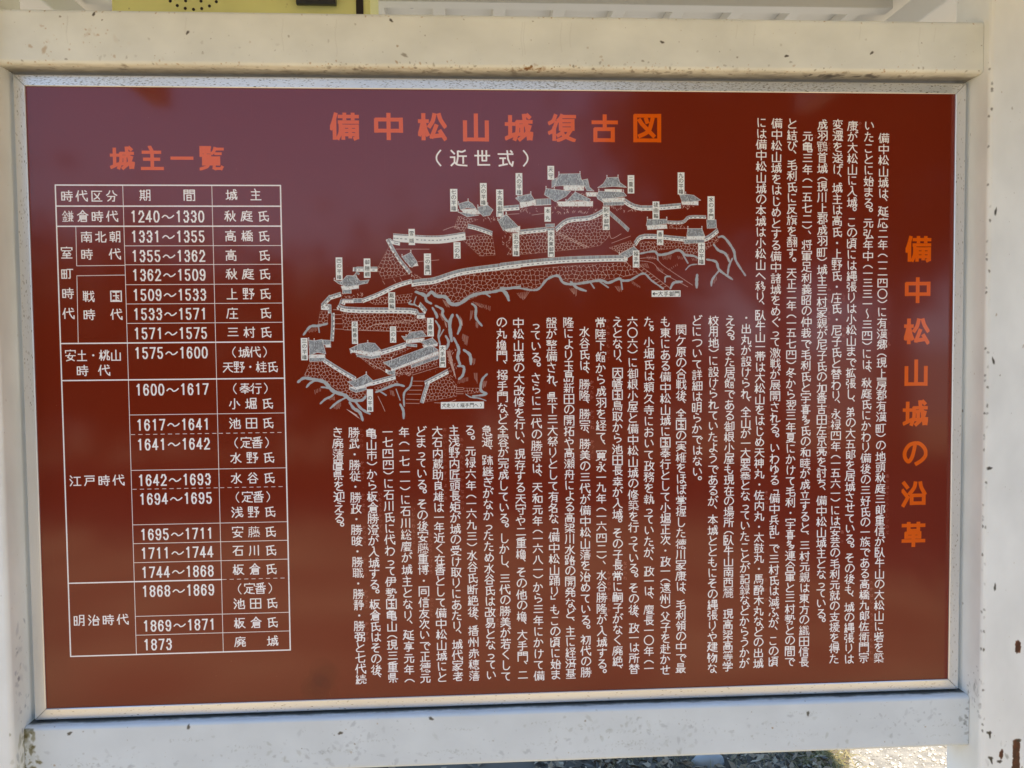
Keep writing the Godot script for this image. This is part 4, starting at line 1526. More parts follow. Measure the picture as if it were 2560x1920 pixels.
func front_earth() -> void:
	var nz := FastNoiseLite.new()
	nz.seed = 14
	nz.frequency = 0.04
	nz.fractal_octaves = 5
	var im := Image.create(512, 512, false, Image.FORMAT_RGB8)
	for y in 512:
		for x in 512:
			var k := 1.0 + 0.35 * nz.get_noise_2d(x, y)
			im.set_pixel(x, y, Color(0.58 * k, 0.51 * k, 0.38 * k))
	var m := StandardMaterial3D.new()
	m.albedo_texture = ImageTexture.create_from_image(im)
	m.uv1_scale = Vector3(1, 1, 1)
	m.roughness = 0.95
	var st := begin()
	quad(st, Vector3(-12, GROUND + 0.004, 0.35), Vector3(12, GROUND + 0.004, 0.35), Vector3(12, GROUND + 0.004, 14), Vector3(-12, GROUND + 0.004, 14), Vector3.UP)
	var o := part("path", st.commit(), m, self)
	tag(o, "trodden brown earth in front of the board", "path", "", "structure")


func small_things() -> void:
	# the bed of dark earth behind the stand, its dead leaves, a pale stone and dry grass at its edge
	var st := begin()
	var r := RandomNumberGenerator.new()
	r.seed = 21
	var rim: Array[Vector2] = []
	for k in 40:
		var t := k * TAU / 40
		rim.append(Vector2(-0.75 + 1.95 * cos(t) * (1.0 + 0.05 * r.randf()), -1.52 + 0.6 * sin(t) * (1.0 + 0.12 * r.randf())))
	for k in 40:
		var p := rim[k]
		var q := rim[(k + 1) % 40]
		tri(st, Vector3(-0.75, GROUND + 0.03, -1.52), Vector3(p.x, GROUND + 0.004, p.y), Vector3(q.x, GROUND + 0.004, q.y), Vector3.UP)
	var bed := part("earth_bed", st.commit(), plain(Color(0.10, 0.075, 0.048), 0.95), self)
	tag(bed, "strip of dark earth behind the stand", "earth", "", "structure")
	var cols := [Color(0.26, 0.18, 0.10), Color(0.17, 0.12, 0.07), Color(0.34, 0.25, 0.15), Color(0.10, 0.075, 0.05)]
	var leaves := begin()
	for i in 900:
		var t := r.randf() * TAU
		var d := sqrt(r.randf())
		var at := Vector3(-0.75 + 1.9 * d * cos(t), GROUND + 0.03 - 0.02 * d + 0.012 * r.randf(), -1.52 + 0.58 * d * sin(t))
		leaf(leaves, at, Vector3(r.randfn(0, 0.35), 1, r.randfn(0, 0.35)).normalized(), r.randf() * TAU, 0.03 + 0.035 * r.randf(), 0.5, cols[r.randi() % 4])
	for i in 700:
		leaf(leaves, Vector3(0.15 + r.randf() * 0.98, GROUND + 0.022 + 0.02 * r.randf(), -1.46 + r.randf() * 0.26), Vector3(r.randfn(0, 0.5), 1, r.randfn(0, 0.5)).normalized(), r.randf() * TAU, 0.02 + 0.03 * r.randf(), 0.45, cols[r.randi() % 4])
	var lm := plain(Color.WHITE, 0.8)
	lm.vertex_color_use_as_albedo = true
	var litter := part("leaf_litter", leaves.commit(), lm, self)
	tag(litter, "brown dead leaves on the dark earth behind the stand", "dead leaves", "", "stuff")
	var blades := begin()
	for i in 420:
		var at := Vector3(1.13 + r.randfn(0, 0.04), GROUND + 0.004, -1.40 + r.randfn(0, 0.06))
		var lean := Vector3(r.randfn(0, 0.5), 0.7, r.randfn(0, 0.5)).normalized()
		blade(blades, at, lean, 0.035 + 0.05 * r.randf(), Color(0.42, 0.36, 0.18) if r.randf() < 0.7 else Color(0.26, 0.24, 0.10))
	for i in 260:
		var at := Vector3(0.35 + r.randf() * 0.7, GROUND + 0.02, -1.42 + r.randfn(0, 0.08))
		blade(blades, at, Vector3(r.randfn(0, 0.4), 0.8, r.randfn(0, 0.4)).normalized(), 0.03 + 0.04 * r.randf(), Color(0.24, 0.21, 0.11))
	var grass := part("dry_grass", blades.commit(), lm, self)
	tag(grass, "tufts of dry straw coloured grass at the edge of the dark earth", "grass", "", "stuff")
	var stone := part("stone", pebble(Vector3(0.055, 0.03, 0.035), 6), plain(Color(0.30, 0.28, 0.245), 0.85), self, Vector3(0.728, GROUND + 0.03, -1.375))
	tag(stone, "smooth pale grey stone lying among the dead leaves", "stone")
	var gravel := begin()
	var small := pebble(Vector3(1, 0.7, 1), 9)
	for i in 1500:
		var s := 0.002 + 0.006 * r.randf() ** 3
		gravel.append_from(small, 0, Transform3D(Basis(Vector3.UP, r.randf() * TAU).scaled(Vector3(s, s, s * (0.7 + 0.5 * r.randf()))), Vector3(1.12 + r.randf() * 0.9, GROUND + s * 0.3, -1.2 - r.randf() * 0.5)))
	var gm := plain(Color(0.42, 0.39, 0.33), 0.9)
	var grit := part("gravel", gravel.commit(), gm, self)
	tag(grit, "loose grit on the pale ground right of the dark earth", "gravel", "", "stuff")
	var knob := SphereMesh.new()
	knob.radius = 0.0125
	knob.height = 0.025
	knob.radial_segments = 24
	knob.rings = 12
	var k := part("knob", knob, plain(Color(0.06, 0.008, 0.010), 0.25), self, Vector3(-0.158, 0.7265, -0.340))
	tag(k, "small dark red round knob hanging under the roof deck", "knob")


func leaf(st: SurfaceTool, at: Vector3, up: Vector3, turn: float, size: float, wide: float, c: Color) -> void:
	var b := Basis(Quaternion(Vector3.UP, up)) * Basis(Vector3.UP, turn)
	st.set_color(c)
	var p := [Vector3(-1, 0.0, 0), Vector3(-0.2, 0.10, wide), Vector3(1, 0.12, 0), Vector3(-0.2, 0.10, -wide), Vector3(0, -0.03, 0)]
	for k in 4:
		tri(st, at + b * (p[4] * size * 0.5), at + b * (p[k] * size * 0.5), at + b * (p[(k + 1) % 4] * size * 0.5), up)


func blade(st: SurfaceTool, at: Vector3, lean: Vector3, l: float, c: Color) -> void:
	var side := lean.cross(Vector3(lean.z, 0.1, -lean.x + 0.3)).normalized() * 0.0014
	st.set_color(c)
	var mid := at + lean * l * 0.55
	var tip := at + (lean + Vector3(lean.x, -0.5, lean.z) * 0.6) * l
	var n := side.cross(lean).normalized()
	tri(st, at - side, at + side, mid + side, n)
	tri(st, at - side, mid + side, mid - side, n)
	tri(st, mid - side, mid + side, tip, n)


func pebble(size: Vector3, sd: int) -> ArrayMesh:
	var nz := FastNoiseLite.new()
	nz.seed = sd
	nz.frequency = 0.9
	var st := begin()
	st.set_smooth_group(1)
	var rows := 7
	var cols := 10
	for j in rows:
		for i in cols:
			var q := []
			for k in [[i, j], [i + 1, j], [i + 1, j + 1], [i, j + 1]]:
				var a: float = PI * k[1] / rows
				var t: float = TAU * (k[0] % cols) / cols
				var v := Vector3(sin(a) * cos(t), cos(a), sin(a) * sin(t))
				q.append(v * (1.0 + 0.35 * nz.get_noise_3dv(v)) * size)
			var n: Vector3 = (q[0] + q[1] + q[2] + q[3]).normalized()
			tri(st, q[0], q[1], q[2], n)
			tri(st, q[0], q[2], q[3], n)
	st.index()
	st.generate_normals()
	return st.commit()


# ---------------------------------------------------------------- trees on the far side of the ground in front of the board, seen only as its reflections

func trees() -> void:
	var bark := plain(Color(0.09, 0.065, 0.045), 0.9)
	var lm := plain(Color.WHITE, 0.6)
	lm.vertex_color_use_as_albedo = true
	lm.backlight_enabled = true
	lm.backlight = Color(0.10, 0.14, 0.04)
	for q in TREES:
		var t := thing(q[0], q[1], "tree" if q[0] == "tree" else "shrub", Vector3(q[2], GROUND, q[3]), "trees and shrubs in front of the board")
		var r := RandomNumberGenerator.new()
		r.seed = int(q[2] * 100) + 900
		var high: float = q[4]
		var wide: float = q[5]
		var trunk := begin()
		limb(trunk, Vector3.ZERO, Vector3(0.1, high * 0.6, 0.05), 0.03 * high, 0.012 * high)
		var heart := []
		for k in 9:
			var a := k * 2.4
			var foot := Vector3(0.1, high * (0.22 + 0.045 * k), 0.05) * Vector3(0.5, 1, 0.5)
			var tip := Vector3(cos(a) * wide * (0.35 + 0.3 * r.randf()), high * (0.38 + 0.055 * k + 0.12 * r.randf()), sin(a) * wide * (0.35 + 0.3 * r.randf()))
			limb(trunk, foot, tip, 0.012 * high, 0.004 * high)
			heart.append(tip)
		heart.append(Vector3(0, high * 0.9, 0))
		part("trunk", trunk.commit(), bark, t)
		var crown := begin()
		for i in q[6]:
			var h: Vector3 = heart[i % heart.size()]
			var d := Vector3(r.randfn(0, 1), r.randfn(0, 0.8), r.randfn(0, 1)) * wide * 0.22
			var g := 0.6 + 0.8 * r.randf()
			leaf(crown, h + d, Vector3(r.randfn(0, 0.7), 1, r.randfn(0, 0.7)).normalized(), r.randf() * TAU, 0.2 + 0.14 * r.randf(), 0.55, Color(0.045 * g, 0.085 * g, 0.025 * g))
		part("crown", crown.commit(), lm, t)


func limb(st: SurfaceTool, a: Vector3, b: Vector3, r0: float, r1: float) -> void:
	var d := (b - a).normalized()
	var s := d.cross(Vector3(0.3, 0.2, 1)).normalized()
	var u := s.cross(d)
	for k in 7:
		var p := s * cos(k * TAU / 7) + u * sin(k * TAU / 7)
		var q := s * cos((k + 1) * TAU / 7) + u * sin((k + 1) * TAU / 7)
		quad(st, a + p * r0, a + q * r0, b + q * r1, b + p * r1, (p + q).normalized())


const TREES := [
	["tree", "tall dense tree farthest right of the ground before the board", 8.6, 8.0, 7.0, 3.4, 7000],
	["tree", "tall dense tree between its two neighbours right of the camera", 5.4, 8.6, 7.6, 3.4, 7000],
	["tree", "tall dense tree nearest the middle of the ground before the board", 3.6, 8.0, 6.4, 2.6, 6500],
	["shrub", "broad shrub beside the tall trees before the board", 0.6, 8.2, 2.4, 2.2, 4000],
	["shrub", "broad shrub in the middle of the row before the board", -2.4, 8.0, 2.05, 2.2, 4000],
	["shrub", "broad shrub at the left end of the row before the board", -5.2, 8.0, 2.3, 2.4, 4000],
]

const BODY := [
	["備中松山城は、延応二年（一二四〇）に有漢郷（現上房郡有漢町）の地頭秋庭三郎重信が臥牛山の大松山に砦を築", 1257.4, 66.3, 1257.0, 865.2],
	["いたことに始まる。元弘年中（一三三一～三四）には、秋庭氏にかわり備後の三好氏の一族である高橋九郎佐衛門宗", 1234.5, 48.0, 1233.3, 864.5],
	["康が大松山に入城。この頃には縄張りは小松山まで拡張し、弟の大五郎を居城させている。その後も、城の縄張りは", 1208.9, 48.1, 1209.6, 865.7],
	["変遷を遂げ、城主は高氏・上野氏・庄氏・尼子氏と替わり、永禄四年（一五六一）には安芸の毛利元就の支援を得た", 1185.9, 46.7, 1186.3, 864.5],
	["成羽鶴首城（現川上郡成羽町）城主三村家親が尼子氏の加番吉田左京亮を討ち、備中松山城主となっている。", 1162.2, 46.5, 1165.1, 807.7],
	["元亀三年（一五七二）、将軍足利義昭の仲裁で毛利氏と宇喜多氏の和睦が成立すると、三村元親は東方の織田信長", 1139.4, 63.9, 1138.1, 868.2],
	["と結び、毛利氏に反旗を翻す。天正二年（一五七四）冬から翌三年夏にかけて毛利・宇喜多連合軍と三村勢との間で", 1115.7, 45.7, 1115.8, 866.7],
	["備中松山城をはじめとする備中諸城をめぐって激戦が展開される。いわゆる「備中兵乱」で三村氏は滅ぶが、この頃", 1091.9, 45.4, 1090.0, 865.9],
	["には備中松山城の本城は小松山へ移り、臥牛山一帯は大松山をはじめ天神丸・佐内丸・太鼓丸・馬酔木丸などの出城", 1068.5, 44.2, 1066.2, 867.5],
	["・出丸が設けられ、全山が一大要塞となっていたことが記録などからうかが", 1046.0, 336.2, 1044.4, 867.1],
	["える。また居館である御根小屋も現在の場所（臥牛山南西麓　現高梁高等学", 1021.2, 340.3, 1018.3, 871.2],
	["校用地）に設けられていたようであるが、本城とともにその縄張りや建物な", 995.8, 340.1, 994.2, 873.2],
	["どについて詳細は明らかではない。", 970.2, 339.9, 970.8, 583.6],
	["関ケ原の合戦後、全国の実権をほぼ掌握した徳川家康は、毛利領の中で最", 946.1, 353.6, 945.2, 871.7],
	["も東にある備中松山城に国奉行として小堀正次・政一（遠州）父子を赴かせ", 922.2, 341.3, 921.1, 873.7],
	["た。小堀氏は頼久寺において政務を執っていたが、政一は、慶長一〇年（一", 897.2, 341.1, 895.5, 870.4],
	["六〇六）に御根小屋と備中松山城の修築を行っている。その後、政一は所替", 872.0, 340.7, 872.8, 870.1],
	["えとなり、因幡国鳥取から池田長幸が入城。その子長常に嗣子がなく廃絶、", 849.3, 340.7, 847.5, 871.4],
	["常陸下館から成羽を経て、寛永一九年（一六四二）、水谷勝隆が入城する。", 823.8, 341.8, 823.4, 876.8],
	["水谷氏は、勝隆、勝宗、勝美の三代が備中松山藩を治めている。初代の勝", 799.3, 355.3, 798.7, 873.3],
	["隆により玉島新田の開拓や高瀬舟による高梁川水路の開発など、主に経済基", 775.3, 341.2, 775.3, 874.6],
	["盤が整備され、県下三大祭りとして有名な「備中松山踊り」もこの頃に始ま", 749.5, 341.6, 752.4, 875.5],
	["っている。さらに二代の勝宗は、天和元年（一六八一）から三年にかけて備", 726.2, 343.9, 726.8, 876.1],
	["中松山城の大改修を行い、現存する天守や二重櫓、その他の櫓、大手門、二", 700.2, 341.2, 702.2, 874.3],
	["の丸櫓門、搦手門など全容が完成している。しかし、三代の勝美が若くして", 675.1, 340.5, 676.9, 875.2],
	["急逝、跡継ぎがなかったため水谷氏は改易となってい", 652.0, 501.4, 654.1, 873.0],
	["る。元禄六年（一六九三）水谷氏断絶後、播州赤穂藩", 626.5, 501.0, 628.6, 872.8],
	["主浅野内匠頭長矩が城の受け取りにあたり、城代家老", 602.6, 500.7, 603.9, 873.3],
	["大石内蔵助良雄は一年近く在番として備中松山城にと", 577.6, 501.5, 580.4, 873.6],
	["どまっている。その後安藤重博・同信友次いで正徳元", 553.6, 501.8, 555.0, 874.1],
	["年（一七一一）に石川総慶が城主となり、延享元年（", 528.4, 501.8, 531.1, 875.4],
	["一七四四）に石川氏に代わって伊勢国亀山（現三重県", 504.1, 501.3, 506.6, 872.5],
	["亀山市）から板倉勝澄が入城する。板倉氏はその後、", 480.1, 503.2, 482.0, 873.2],
	["勝武・勝従・勝政・勝晙・勝職・勝静・勝弼と七代続", 454.6, 501.6, 458.8, 872.9],
	["き廃藩置県を迎える。", 431.1, 500.8, 431.0, 643.2],
]

const STROKES := """
亻 ~pbiham lglt
氵 ebpf bhml dtrm
扌 bfsf kbkrisfs bosk
木 bgtg kbkt ~jgfmbq ~lgomtq
禾 ~qbkddd bhth kdkt ~jhfmbq ~lhomtq
糸 jbefki oeempl njrn kmkt foct oprt
言 gcoc bftf eiqi elql [eoqt
口 [cdrs
日 [dbqt dkqk
目 [dbqt dhqh dnqn
田 [bctt bktk kckt
月 ~ebejdpbt ebqbqtmt ehqh enqn
土 diri kbkt bttt
圵 bhth kbkq bstp
女 jbflrt ~ohlpct bhth
子 dcqclh lhlsktgt bktk
弓 dcqcqhehdmrmqtkt
山 kbks cgctstsg
川 ~dcdmbt kcks rbrt
水 kbkrjtgt bgigfnbr rell ~ljoots
氏 qcce eeetlq ektk kdllnqqsstto
成 ~egenbt egtg ejjjjpgp lbmingqsssto ~rjoogt obrd
城 圵@abhu 成@gauu
武 ecjc cfsf hihs hmkm dmds btmr mbnlpqrsssto pbsd
式 bftf dkkk hkhr ctmr mbnlpqrsstto qbsd
代 亻@aagu gitg lbmlpqrsttto pbsd
戈 bgtf jbknorqtstto ~rjmobt obrd
単 cbee jbke rbpe [dfqn djqj kfkt bqtq
戦 単@aaku 戈@jauu
火 ~kbkkbt ~kknqtt cgel rgol
秋 禾@aaku 火@jauu
广 kbkd ddtd ~ddclat
廴 bbgbcighdnas ~bjenkrut
壬 ~rbkdde kdks bktk dsrs
廷 廴@aauu 壬@haup
延 廴@aauu ~tbpdid odop ojtj jhjp hpup
庭 广@aauu 廷@dfuu
南 bdtd kbkh ctchshstpt hjil njml fmpm fqqq kmkt
北 hbht bghg bqhn lblrmtstto sglk
朝 bdkd gbgg [cgjn ckjk bqlq gngt 月@lauu
宀 kakf bsbftfts
至 cbrb ibejqi nerk dnqn kjkt bttt
室 宀@aaug 至@aguu
丁 bctc kckrjtft
町 田@adju 丁@jcuu
玉 cbsb djrj kbks btst nmqp
国 [bbtt 玉@dcrs
寺 dese kbki biti bmtm okosntkt gohr
時 日@adhs 寺@gauu
金 ~kbgfbi ~kboftj gioi dmqm kikt eofr qoor bttt
兼 fbhe obme bfsf diqiqo bltl doqo hfht mfmt ~hpfrbt ~mporst
鎌 金@aaku 兼@jauu
倉 ~kagfbi ~kaofti hgmg [fjqn flql ~fjfpct [hpqt
主 iake cfrf dlql bttt kfkt
分 ~hbfgbj ~mbogtj dlplotlt ~jlipdt
区 tccccttt ~pflmfq ggpq
其 bdtd fbfo pbpo fhph fkpk boto gpct nprt
期 其@aalu 月@lauu
門 bbbt bbibihbh beie tblblhth lete tbttqt
間 門@aauu [gknt gono
里 [cbqj cfqf kbkt cnrn bttt
予 dcqcjh fenj bktkpo kkksjtft
野 里@aaku 予@kauu
高 kake bdsd [fgoj ctclslstpt [gnnr
喬 ~pbjcdc bftf ~jcigbk ~lfogtk [hjnm ctcnsnstqt [gpns
橋 木@aahu 喬@gauu
庄 广@aauu 土@eguu
寸 bftf obosntit fjim
村 木@aaju 寸@jauu
三 cdsd djrj bqtq
安 宀@aaug 女@afuu
兆 ~hbhkbt mbmrnssstn cdfh bohk rdnh mkrn
桃 木@aahu 兆@hauu
奉 dcrc egpg bjtj ~kbjhbn ~ljnkto gnon dqqq knkt
彳 ~pbkfbh ~rgkmbo mkmt
行 彳@aahu kctc iiui pipsotlt
小 kbkrjtgt ~egdkbo ~ogqktn
尸 dbsbsgdg ~dbdlat
出 kbks dddjqjqd clcssssl
屈 尸@aauu 出@eguu
堀 圵@abhu 屈@hauu
也 bjrfrnon kbkp fefrgtstto
池 氵@aagu 也@fauu
定 宀@aaug eiqi kikr kmqm ~gkepat ~gqkstt
番 ~qakbdc fcge ocne bgtg kbkm ~jgfjbl ~lgojtl [dmqt dpqp
江 氵@aagu 工@gbuu
工 cdsd kdks bsts
戸 bcsc egrgrlel ~egembt
谷 ibdg mbrg ~kfgjbn ~kfojtn [fnpt
艹 bktk gbgs nbns
藤 艹@aauf 月@afhu jfki rfqi ijtj hmum ~ngmlho ~pjrlup oposnt kqmr srqs jtmr rrtt
石 bctc ~kchhbn [gjrs
反 dcsc ~ecelbt gipi ~pilodt ~hjmptt
板 木@aahu 反@gauu
明 日@acht 月@iauu
台 ibdkqj netk [emqt
治 氵@aagu 台@gauu
発 ecjcbj cfeg ~lbnftj sboe eiqi bmtm ~hihnbt ninrossstp
廃 广@aauu 発@dfuu
天 cdsd bjtj ~kdkjbt ~kjnptt
圭 dere kbki biti dnrn kikt bttt
桂 木@aahu 圭@hauu
平 ccsc edgh qdoh bltl kckt
魯 ~hbfdbg gdodlh [dgqm djqj kgkm dnco hnho mnmo qnro [epqt erqr
櫓 木@aagu 魯@gauu
本 bgtg kbkt ~jgfmbq ~lgomtq gqoq
丸 ~hbhkbt bgogorpssstn dkjo
御 彳@aagu ~ibhffh hfnf fknk jfjr jono gngs ftnr pcpt pctctqrq
重 ~qakbdc bete [dgqn dkqk kbkt cqrq bttt
手 ~qbkddd dhrh bmtm kdkrjtft
幺 jbdhjm pgdsqr nmtt
夂 ~hbghbm fepe ~peknbt ~gijntt
後 彳@aahu 幺@iauj 夂@gjuu
曲 [bfts hbhs nbns bmtm
車 bdtd [dgqn dkqk kbkt bqtq
侖 ~kbgebh ~kboeth gini ctclslstqt hlht nlnt cpsp
輪 車@aaku 侖@jauu
斤 ~rbldec ~dcdlbt djtj njnt
所 戸@aaku 斤@kauu
腕 月@aagu 宀@gauf ~jgilgn jimi ~mijphs iklm ohthtmrm ohorptttuq
東 bdtd [dgqm djqj kbkt ~jmgpbs ~lmopts
五 cdsd ~jdhkgs dkpkps brtr
十 bjtj kbkt
弱 弓@aaku 弓@kauu bnfo brft loqp lsqt
搦 扌@aahu 弱@hauu
大 bgtg ~kbkhbt ~kgnott
⻗ ccsc bqbhthtq kcku fkhk fqhq mkok mqoq
雪 ⻗@aauk dmqmqtdt dpqp
阝 dbdt dcscmjsnrplp
隠 阝@aagu ~sakcic jdle ncnf tdqf ihshsnhn iksk hqgt kpksstsq noop sots
膳 月@aagu jbkc rbqc heue igtg hjuj oeom kkll rkql gmum [jpst
棚 木@aahu 月@gaou 月@nauu
厂 cctc ~dcdlat
既 [cbjl cgjg cbcr crko hnks ldtd mdljtj ~pjpnkt qnqsstuq
厩 厂@aauu 既@dduu
足 [dbqh khkr kmrm ~flepat ~fpkstt
又 cdrd ~rdmmbt ~ehkott
軽 車@aaku 又@kaul 土@kkuu
上 kbkt kiri bttt
犬 bgtg ~kbkhbt ~kgnott pbse
走 dere kbkj biti kiks kmqm ~flepbt ~gqkstt
七 bktg hbhqisrsso
六 kbkf bgtg ~hkfobs ~mkqots
八 ~hdglbs ~lcnlts
九 cgngnqossssn ~hbgkbs
守 宀@aaug 寸@afuu
二 dere bqtq
一 bktk
四 [bdts hdhifl mdmkqk
備 亻@aafu gdud kbkf qbqf ghuh ~hhhoft jtjktktsrt jntn jqtq okos
中 [bftn kbkt
公 ~hbfgbk ~mboftk jjerqq nntt
松 木@aahu 公@hauu
復 彳@aahu ~kbjdhf kcuc [jfsl jisi 夂@gkuu
古 bgtg kbkl [dlqt
図 [bbtt eegh jdkg ~odlmeq ghpq
辶 bbff ajfjfp fpbt ~fpjsut
近 辶@aauu 斤@haur
世 bhth fbfsts kbkn pbpn knpn
臣 sbcbctst chqhqmcm jbjh jmjt
見 [dbql dfqf diqi ~hlgpat mlmrnssstp
覧 臣@aaki ~nbmekg ncuc ngsg 見@ajuu
革 bdtd gbgh obohgh [ejpm khkt bptp
沿 氵@aagu ~lbkfgk ~pbqftk [ilsr
心 dlbr hhhrjtqtrp kgmk plts
応 广@aauu 心@dfuu
年 ~hbffbi gese fjrj fjfo boto lelt
漢 氵@aagu gdud kbkf qbqf [jhsl intn gqtq ohor ~opmrgt ~oqqrut
郷 gbcggg gfbmhm ~hmfqbt [ibnk ifnf ibis isnp lmno 阝@oauu
王 cdsd kdks dkqk bsts
現 王@aahu 見@hauu
方 kbke bftf hjqjptmt ~hfhnct
房 bbtb dfsfsjdj ~dfdmat 方@fjuu
君 dbpbpj bftf djpj ~jbimbr [hnqt
郡 君@aamu 阝@mauu
有 bdtd ~jbgibn 月@fhtu
地 圵@abhu 也@gauu
豆 bctc [egpl gngr nnmr btst
頁 bbtb kbje [eeqp eiqi emqm gpbt mprt
頭 豆@aaku 頁@jauu
良 kbkd [eepm eipi eees esmp jmtt qnmq
郎 良@aamu 阝@mauu
信 亻@aagu 言@gauu
人 ~kbkhbt ~kinptt
臥 臣@aaku 人@jauu
牛 ~gbfgck gfsf bltl kbkt
此 hbhp hhlh cfcr bsls nbnqorsrto sdng
砦 此@aauj 石@ajuu
⺮ ~ebdhbm dgkg gggo ~nbmhkm mgtg pgpo
築 ⺮@aaug bgig fgfk bkik ~kgkjjm kgqgrlum 木@amuu
始 女@aaku 台@jauu
弘 弓@aaju ocjstr qnus
好 女@aaku 子@jauu
矢 ~gbfgck ffrf bltl ~kfknbt ~kloptt
族 方@aaju ~mbkfih ldud 矢@jguu
左 bftf ~jbgjbt hlrl mlms gsts
佐 亻@aagu 左@fauu
衛 彳@aafu hcncnf gfof [hhnk hmom hmhp gpop lmlt pcuc phuh shstrt
示 dcqc bhth khksjtht fldq olqq
宗 宀@aaug 示@afuu
康 广@aauu gfrfrlgl diui ldlt gnip ftjr rnpp mqut
入 hbkb ~kbkjbt ~kfnptt
匕 ebeqgssstn rgfk
頃 匕@abhu 頁@gauu
縄 糸@aahu [jbsg jdsd [ijto imtm oborpttsur
長 gbrb geqe ghqh gbgk bktk gkgs gsmq ~jkmptt rmop
張 弓@aagu 長@gauu
広 广@aauu kgfrqq nmst
拡 扌@aahu 広@gauu
弟 fbhe obme depepjejdnrnqrpr kekt ~knhrct
居 尸@aauu 古@eguu
変 kakc bdtd ~hdhhfk mdmk dgbj qgsj ~ikglcn gmpm ~pmkqbt ~gnlqtt
覀 bctc [chss hchs ncns
遷 辶@aauu 覀@gauh hjtj ~niklgn ~oiqkum lmrmrpop lmlrtr
遂 辶@aauu jbkd rbqd gftf ~nfkigl ~kimlmqkr ~nlkogq tinm nmuq
尼 尸@aauu 匕@fhuu
夫 dfqf bjtj ~kbkjbt ~kjnntt
替 夫@aakl 夫@kaul [elpt eppp
永 hblc gfkfkrjtgt bkhkencr rfml ~lknott
ネ ibke bfqfbo kkkt mkqo
录 ebqbqjbj efqf bjtj kjksjtht dlgo rkno csiq lpts
禄 ネ@aahu 录@hauu
云 dcqc bhth jhdsrr nmst
芸 艹@aauf 云@afuu
毛 ~qbjecd cirh bosm jdjrktstto
刂 fdfn pbpsotjt
利 禾@aamu 刂@lauu
京 kakd bdtd [egpl klksjtht foct pott
尤 bhth ~kbkkbt lhlrnssstp obqe
就 京@aalu 尤@kauu
支 bftf kbkk dkpk ~pklqbt ~fmkrtt
援 扌@aahu ~sbmcic jdkg ncog rdqg hhuh hkuk ~mhklgt lnrn ~rnnrjt ~loprut
得 彳@aagu [ibsi ifsf hktk gnun qkqsptnt jplr
羽 bcjcjsitgt dgfj bpik lctctsstqt mgpj lprk
隹 ~hbegbk fgft fgtg nbmg fkrk foro fttt mgmt
隺 bhbctcth 隹@bcuu
鳥 jbid [edpj egpg edem ejtj emsmrtot cpbt gphs kpls npor
鶴 隺@aaku 鳥@kauu
首 fbhe obme bete jejh [ehpt elpl eppp
豕 cctc ~kcghbj ~gglklqitgt ~jifmbn ~kmgqas rgmk ~lknptr
家 宀@aaug 豕@afuu
立 kbke cfrf fhhp ohmp bsts
亲 kakc cdsd ffgi ofni bjtj bntn kjkt ~jngqbs ~lnopss
親 亲@aaku 見@jauu
力 bgrgqtnt ~kbjmbt
加 力@aalu 口@kdut
吉 bftf kbkk dkqk [enpt
亮 kakc bdtd [fgoj bobltlto ~hnhqbt hnnnnrosssrp
討 言@aaju 寸@jauu
元 ddqd biti ~hihpbt ninrossstn
亀 ~hbfdbg gcncke [cerj chrh [cjrp cmrm kekrltstto
丬 obot dehj brom
将 丬@aahu ~sbncic jdkf ncof sdqf hjuj qgqsptnt klmp
軍 bfbbtbtf 車@aduu
羊 fbhe obme cfsf djqj bntn kfkt
我 ~hbfccd bhth gdgrftdt bnlk mbnknqqssstn ~rjmobt qbsd
義 fbhc obmc cdrd egqg bjtj kdkj 我@ajuu
召 ccrcqjnj ~jcigbk [emqt
昭 日@acht 召@hauu
仲 亻@aagu 中@gauu
裁 cele hbhi biti mbnkopqsrstp ~sjpoks pbse blll hjhl ~glfobq fpft ftjr ~hmisls
和 禾@aamu 口@leut
宇 宀@aaug diqi bntn kiksjtgt
喜 cdsd kbkg egpg [fiol fmgo omno boto [fqot
夕 ~hbfgbk gfqf ~qfmobt fkll
多 夕@danl 夕@hiuu
坴 cdsd kbkh bhth hhglbn mhmltl doqo kmkt bttt
睦 目@achs 坴@hauu
戠 bdid fbfd bhth dege hgie [dkis doio lbmkoqrsttup ~rlpomt pbse
織 糸@aahu 戠@gauu
結 糸@aahu 吉@hauu
旗 方@aahu ~kbjfhh jdud 其@jguu
翻 番@aamu 羽@mauu
正 ccsc kckt kkrk fkft bttt
冬 ~hbfgbk gdpd ~pdlibo ~fgkktn hmlo gqmt
翌 羽@aauk 立@ajuu
夏 bbtb kbjd [edpl efpf eipi ~iljncq hnpn ~pnkrbt ~gokrtt
連 辶@aauu 車@gaur
合 ~kbgfbj ~kbpftj gjnj [emqt
勢 bckc fbff afkf dgbi hhjg bijj fgfl alkl ~nbnhkl kdrdrjsktkui lgni 力@cmru
展 尸@aauu fjtj jhjl phpl emum hmhs hslr ~lmnptt spqq
開 門@aauu gkok fopo ~ikiogs mkms
兵 ~qbldfd fdfn fhqh nhnn bntn gpct nprt
乱 ~jbgcbd bhlh gcgl [cmjs nbnrosssto
滅 氵@aagu ~hghnft hgug jjoj 火@hkpt pbqnrqststuo ~tjqoos rbtd
移 禾@aaju 多@jauu
帯 bdtd fbfg kbkg pbpg fgpg blbititl eselqlqror kjkt
申 [ceqn ciqi kbkt
神 ネ@aahu 申@hauu
内 ctcfsfstpt kbkf ~kfjkfp ~klmmpp
太 bgtg ~kbkhbt ~kgnott hpjs
壴 bdtd kbkg dgqg [ejpn fohr ooms btst
鼓 壴@aalu 支@kauu
馬 ebem ebrb eeqe ehqh kbkk ekskrtot cnbs gnhr knlq nnop
酉 bctc [cgst hchm mcml cpsp
酔 酉@aaku 九@kauk kmum pkpt
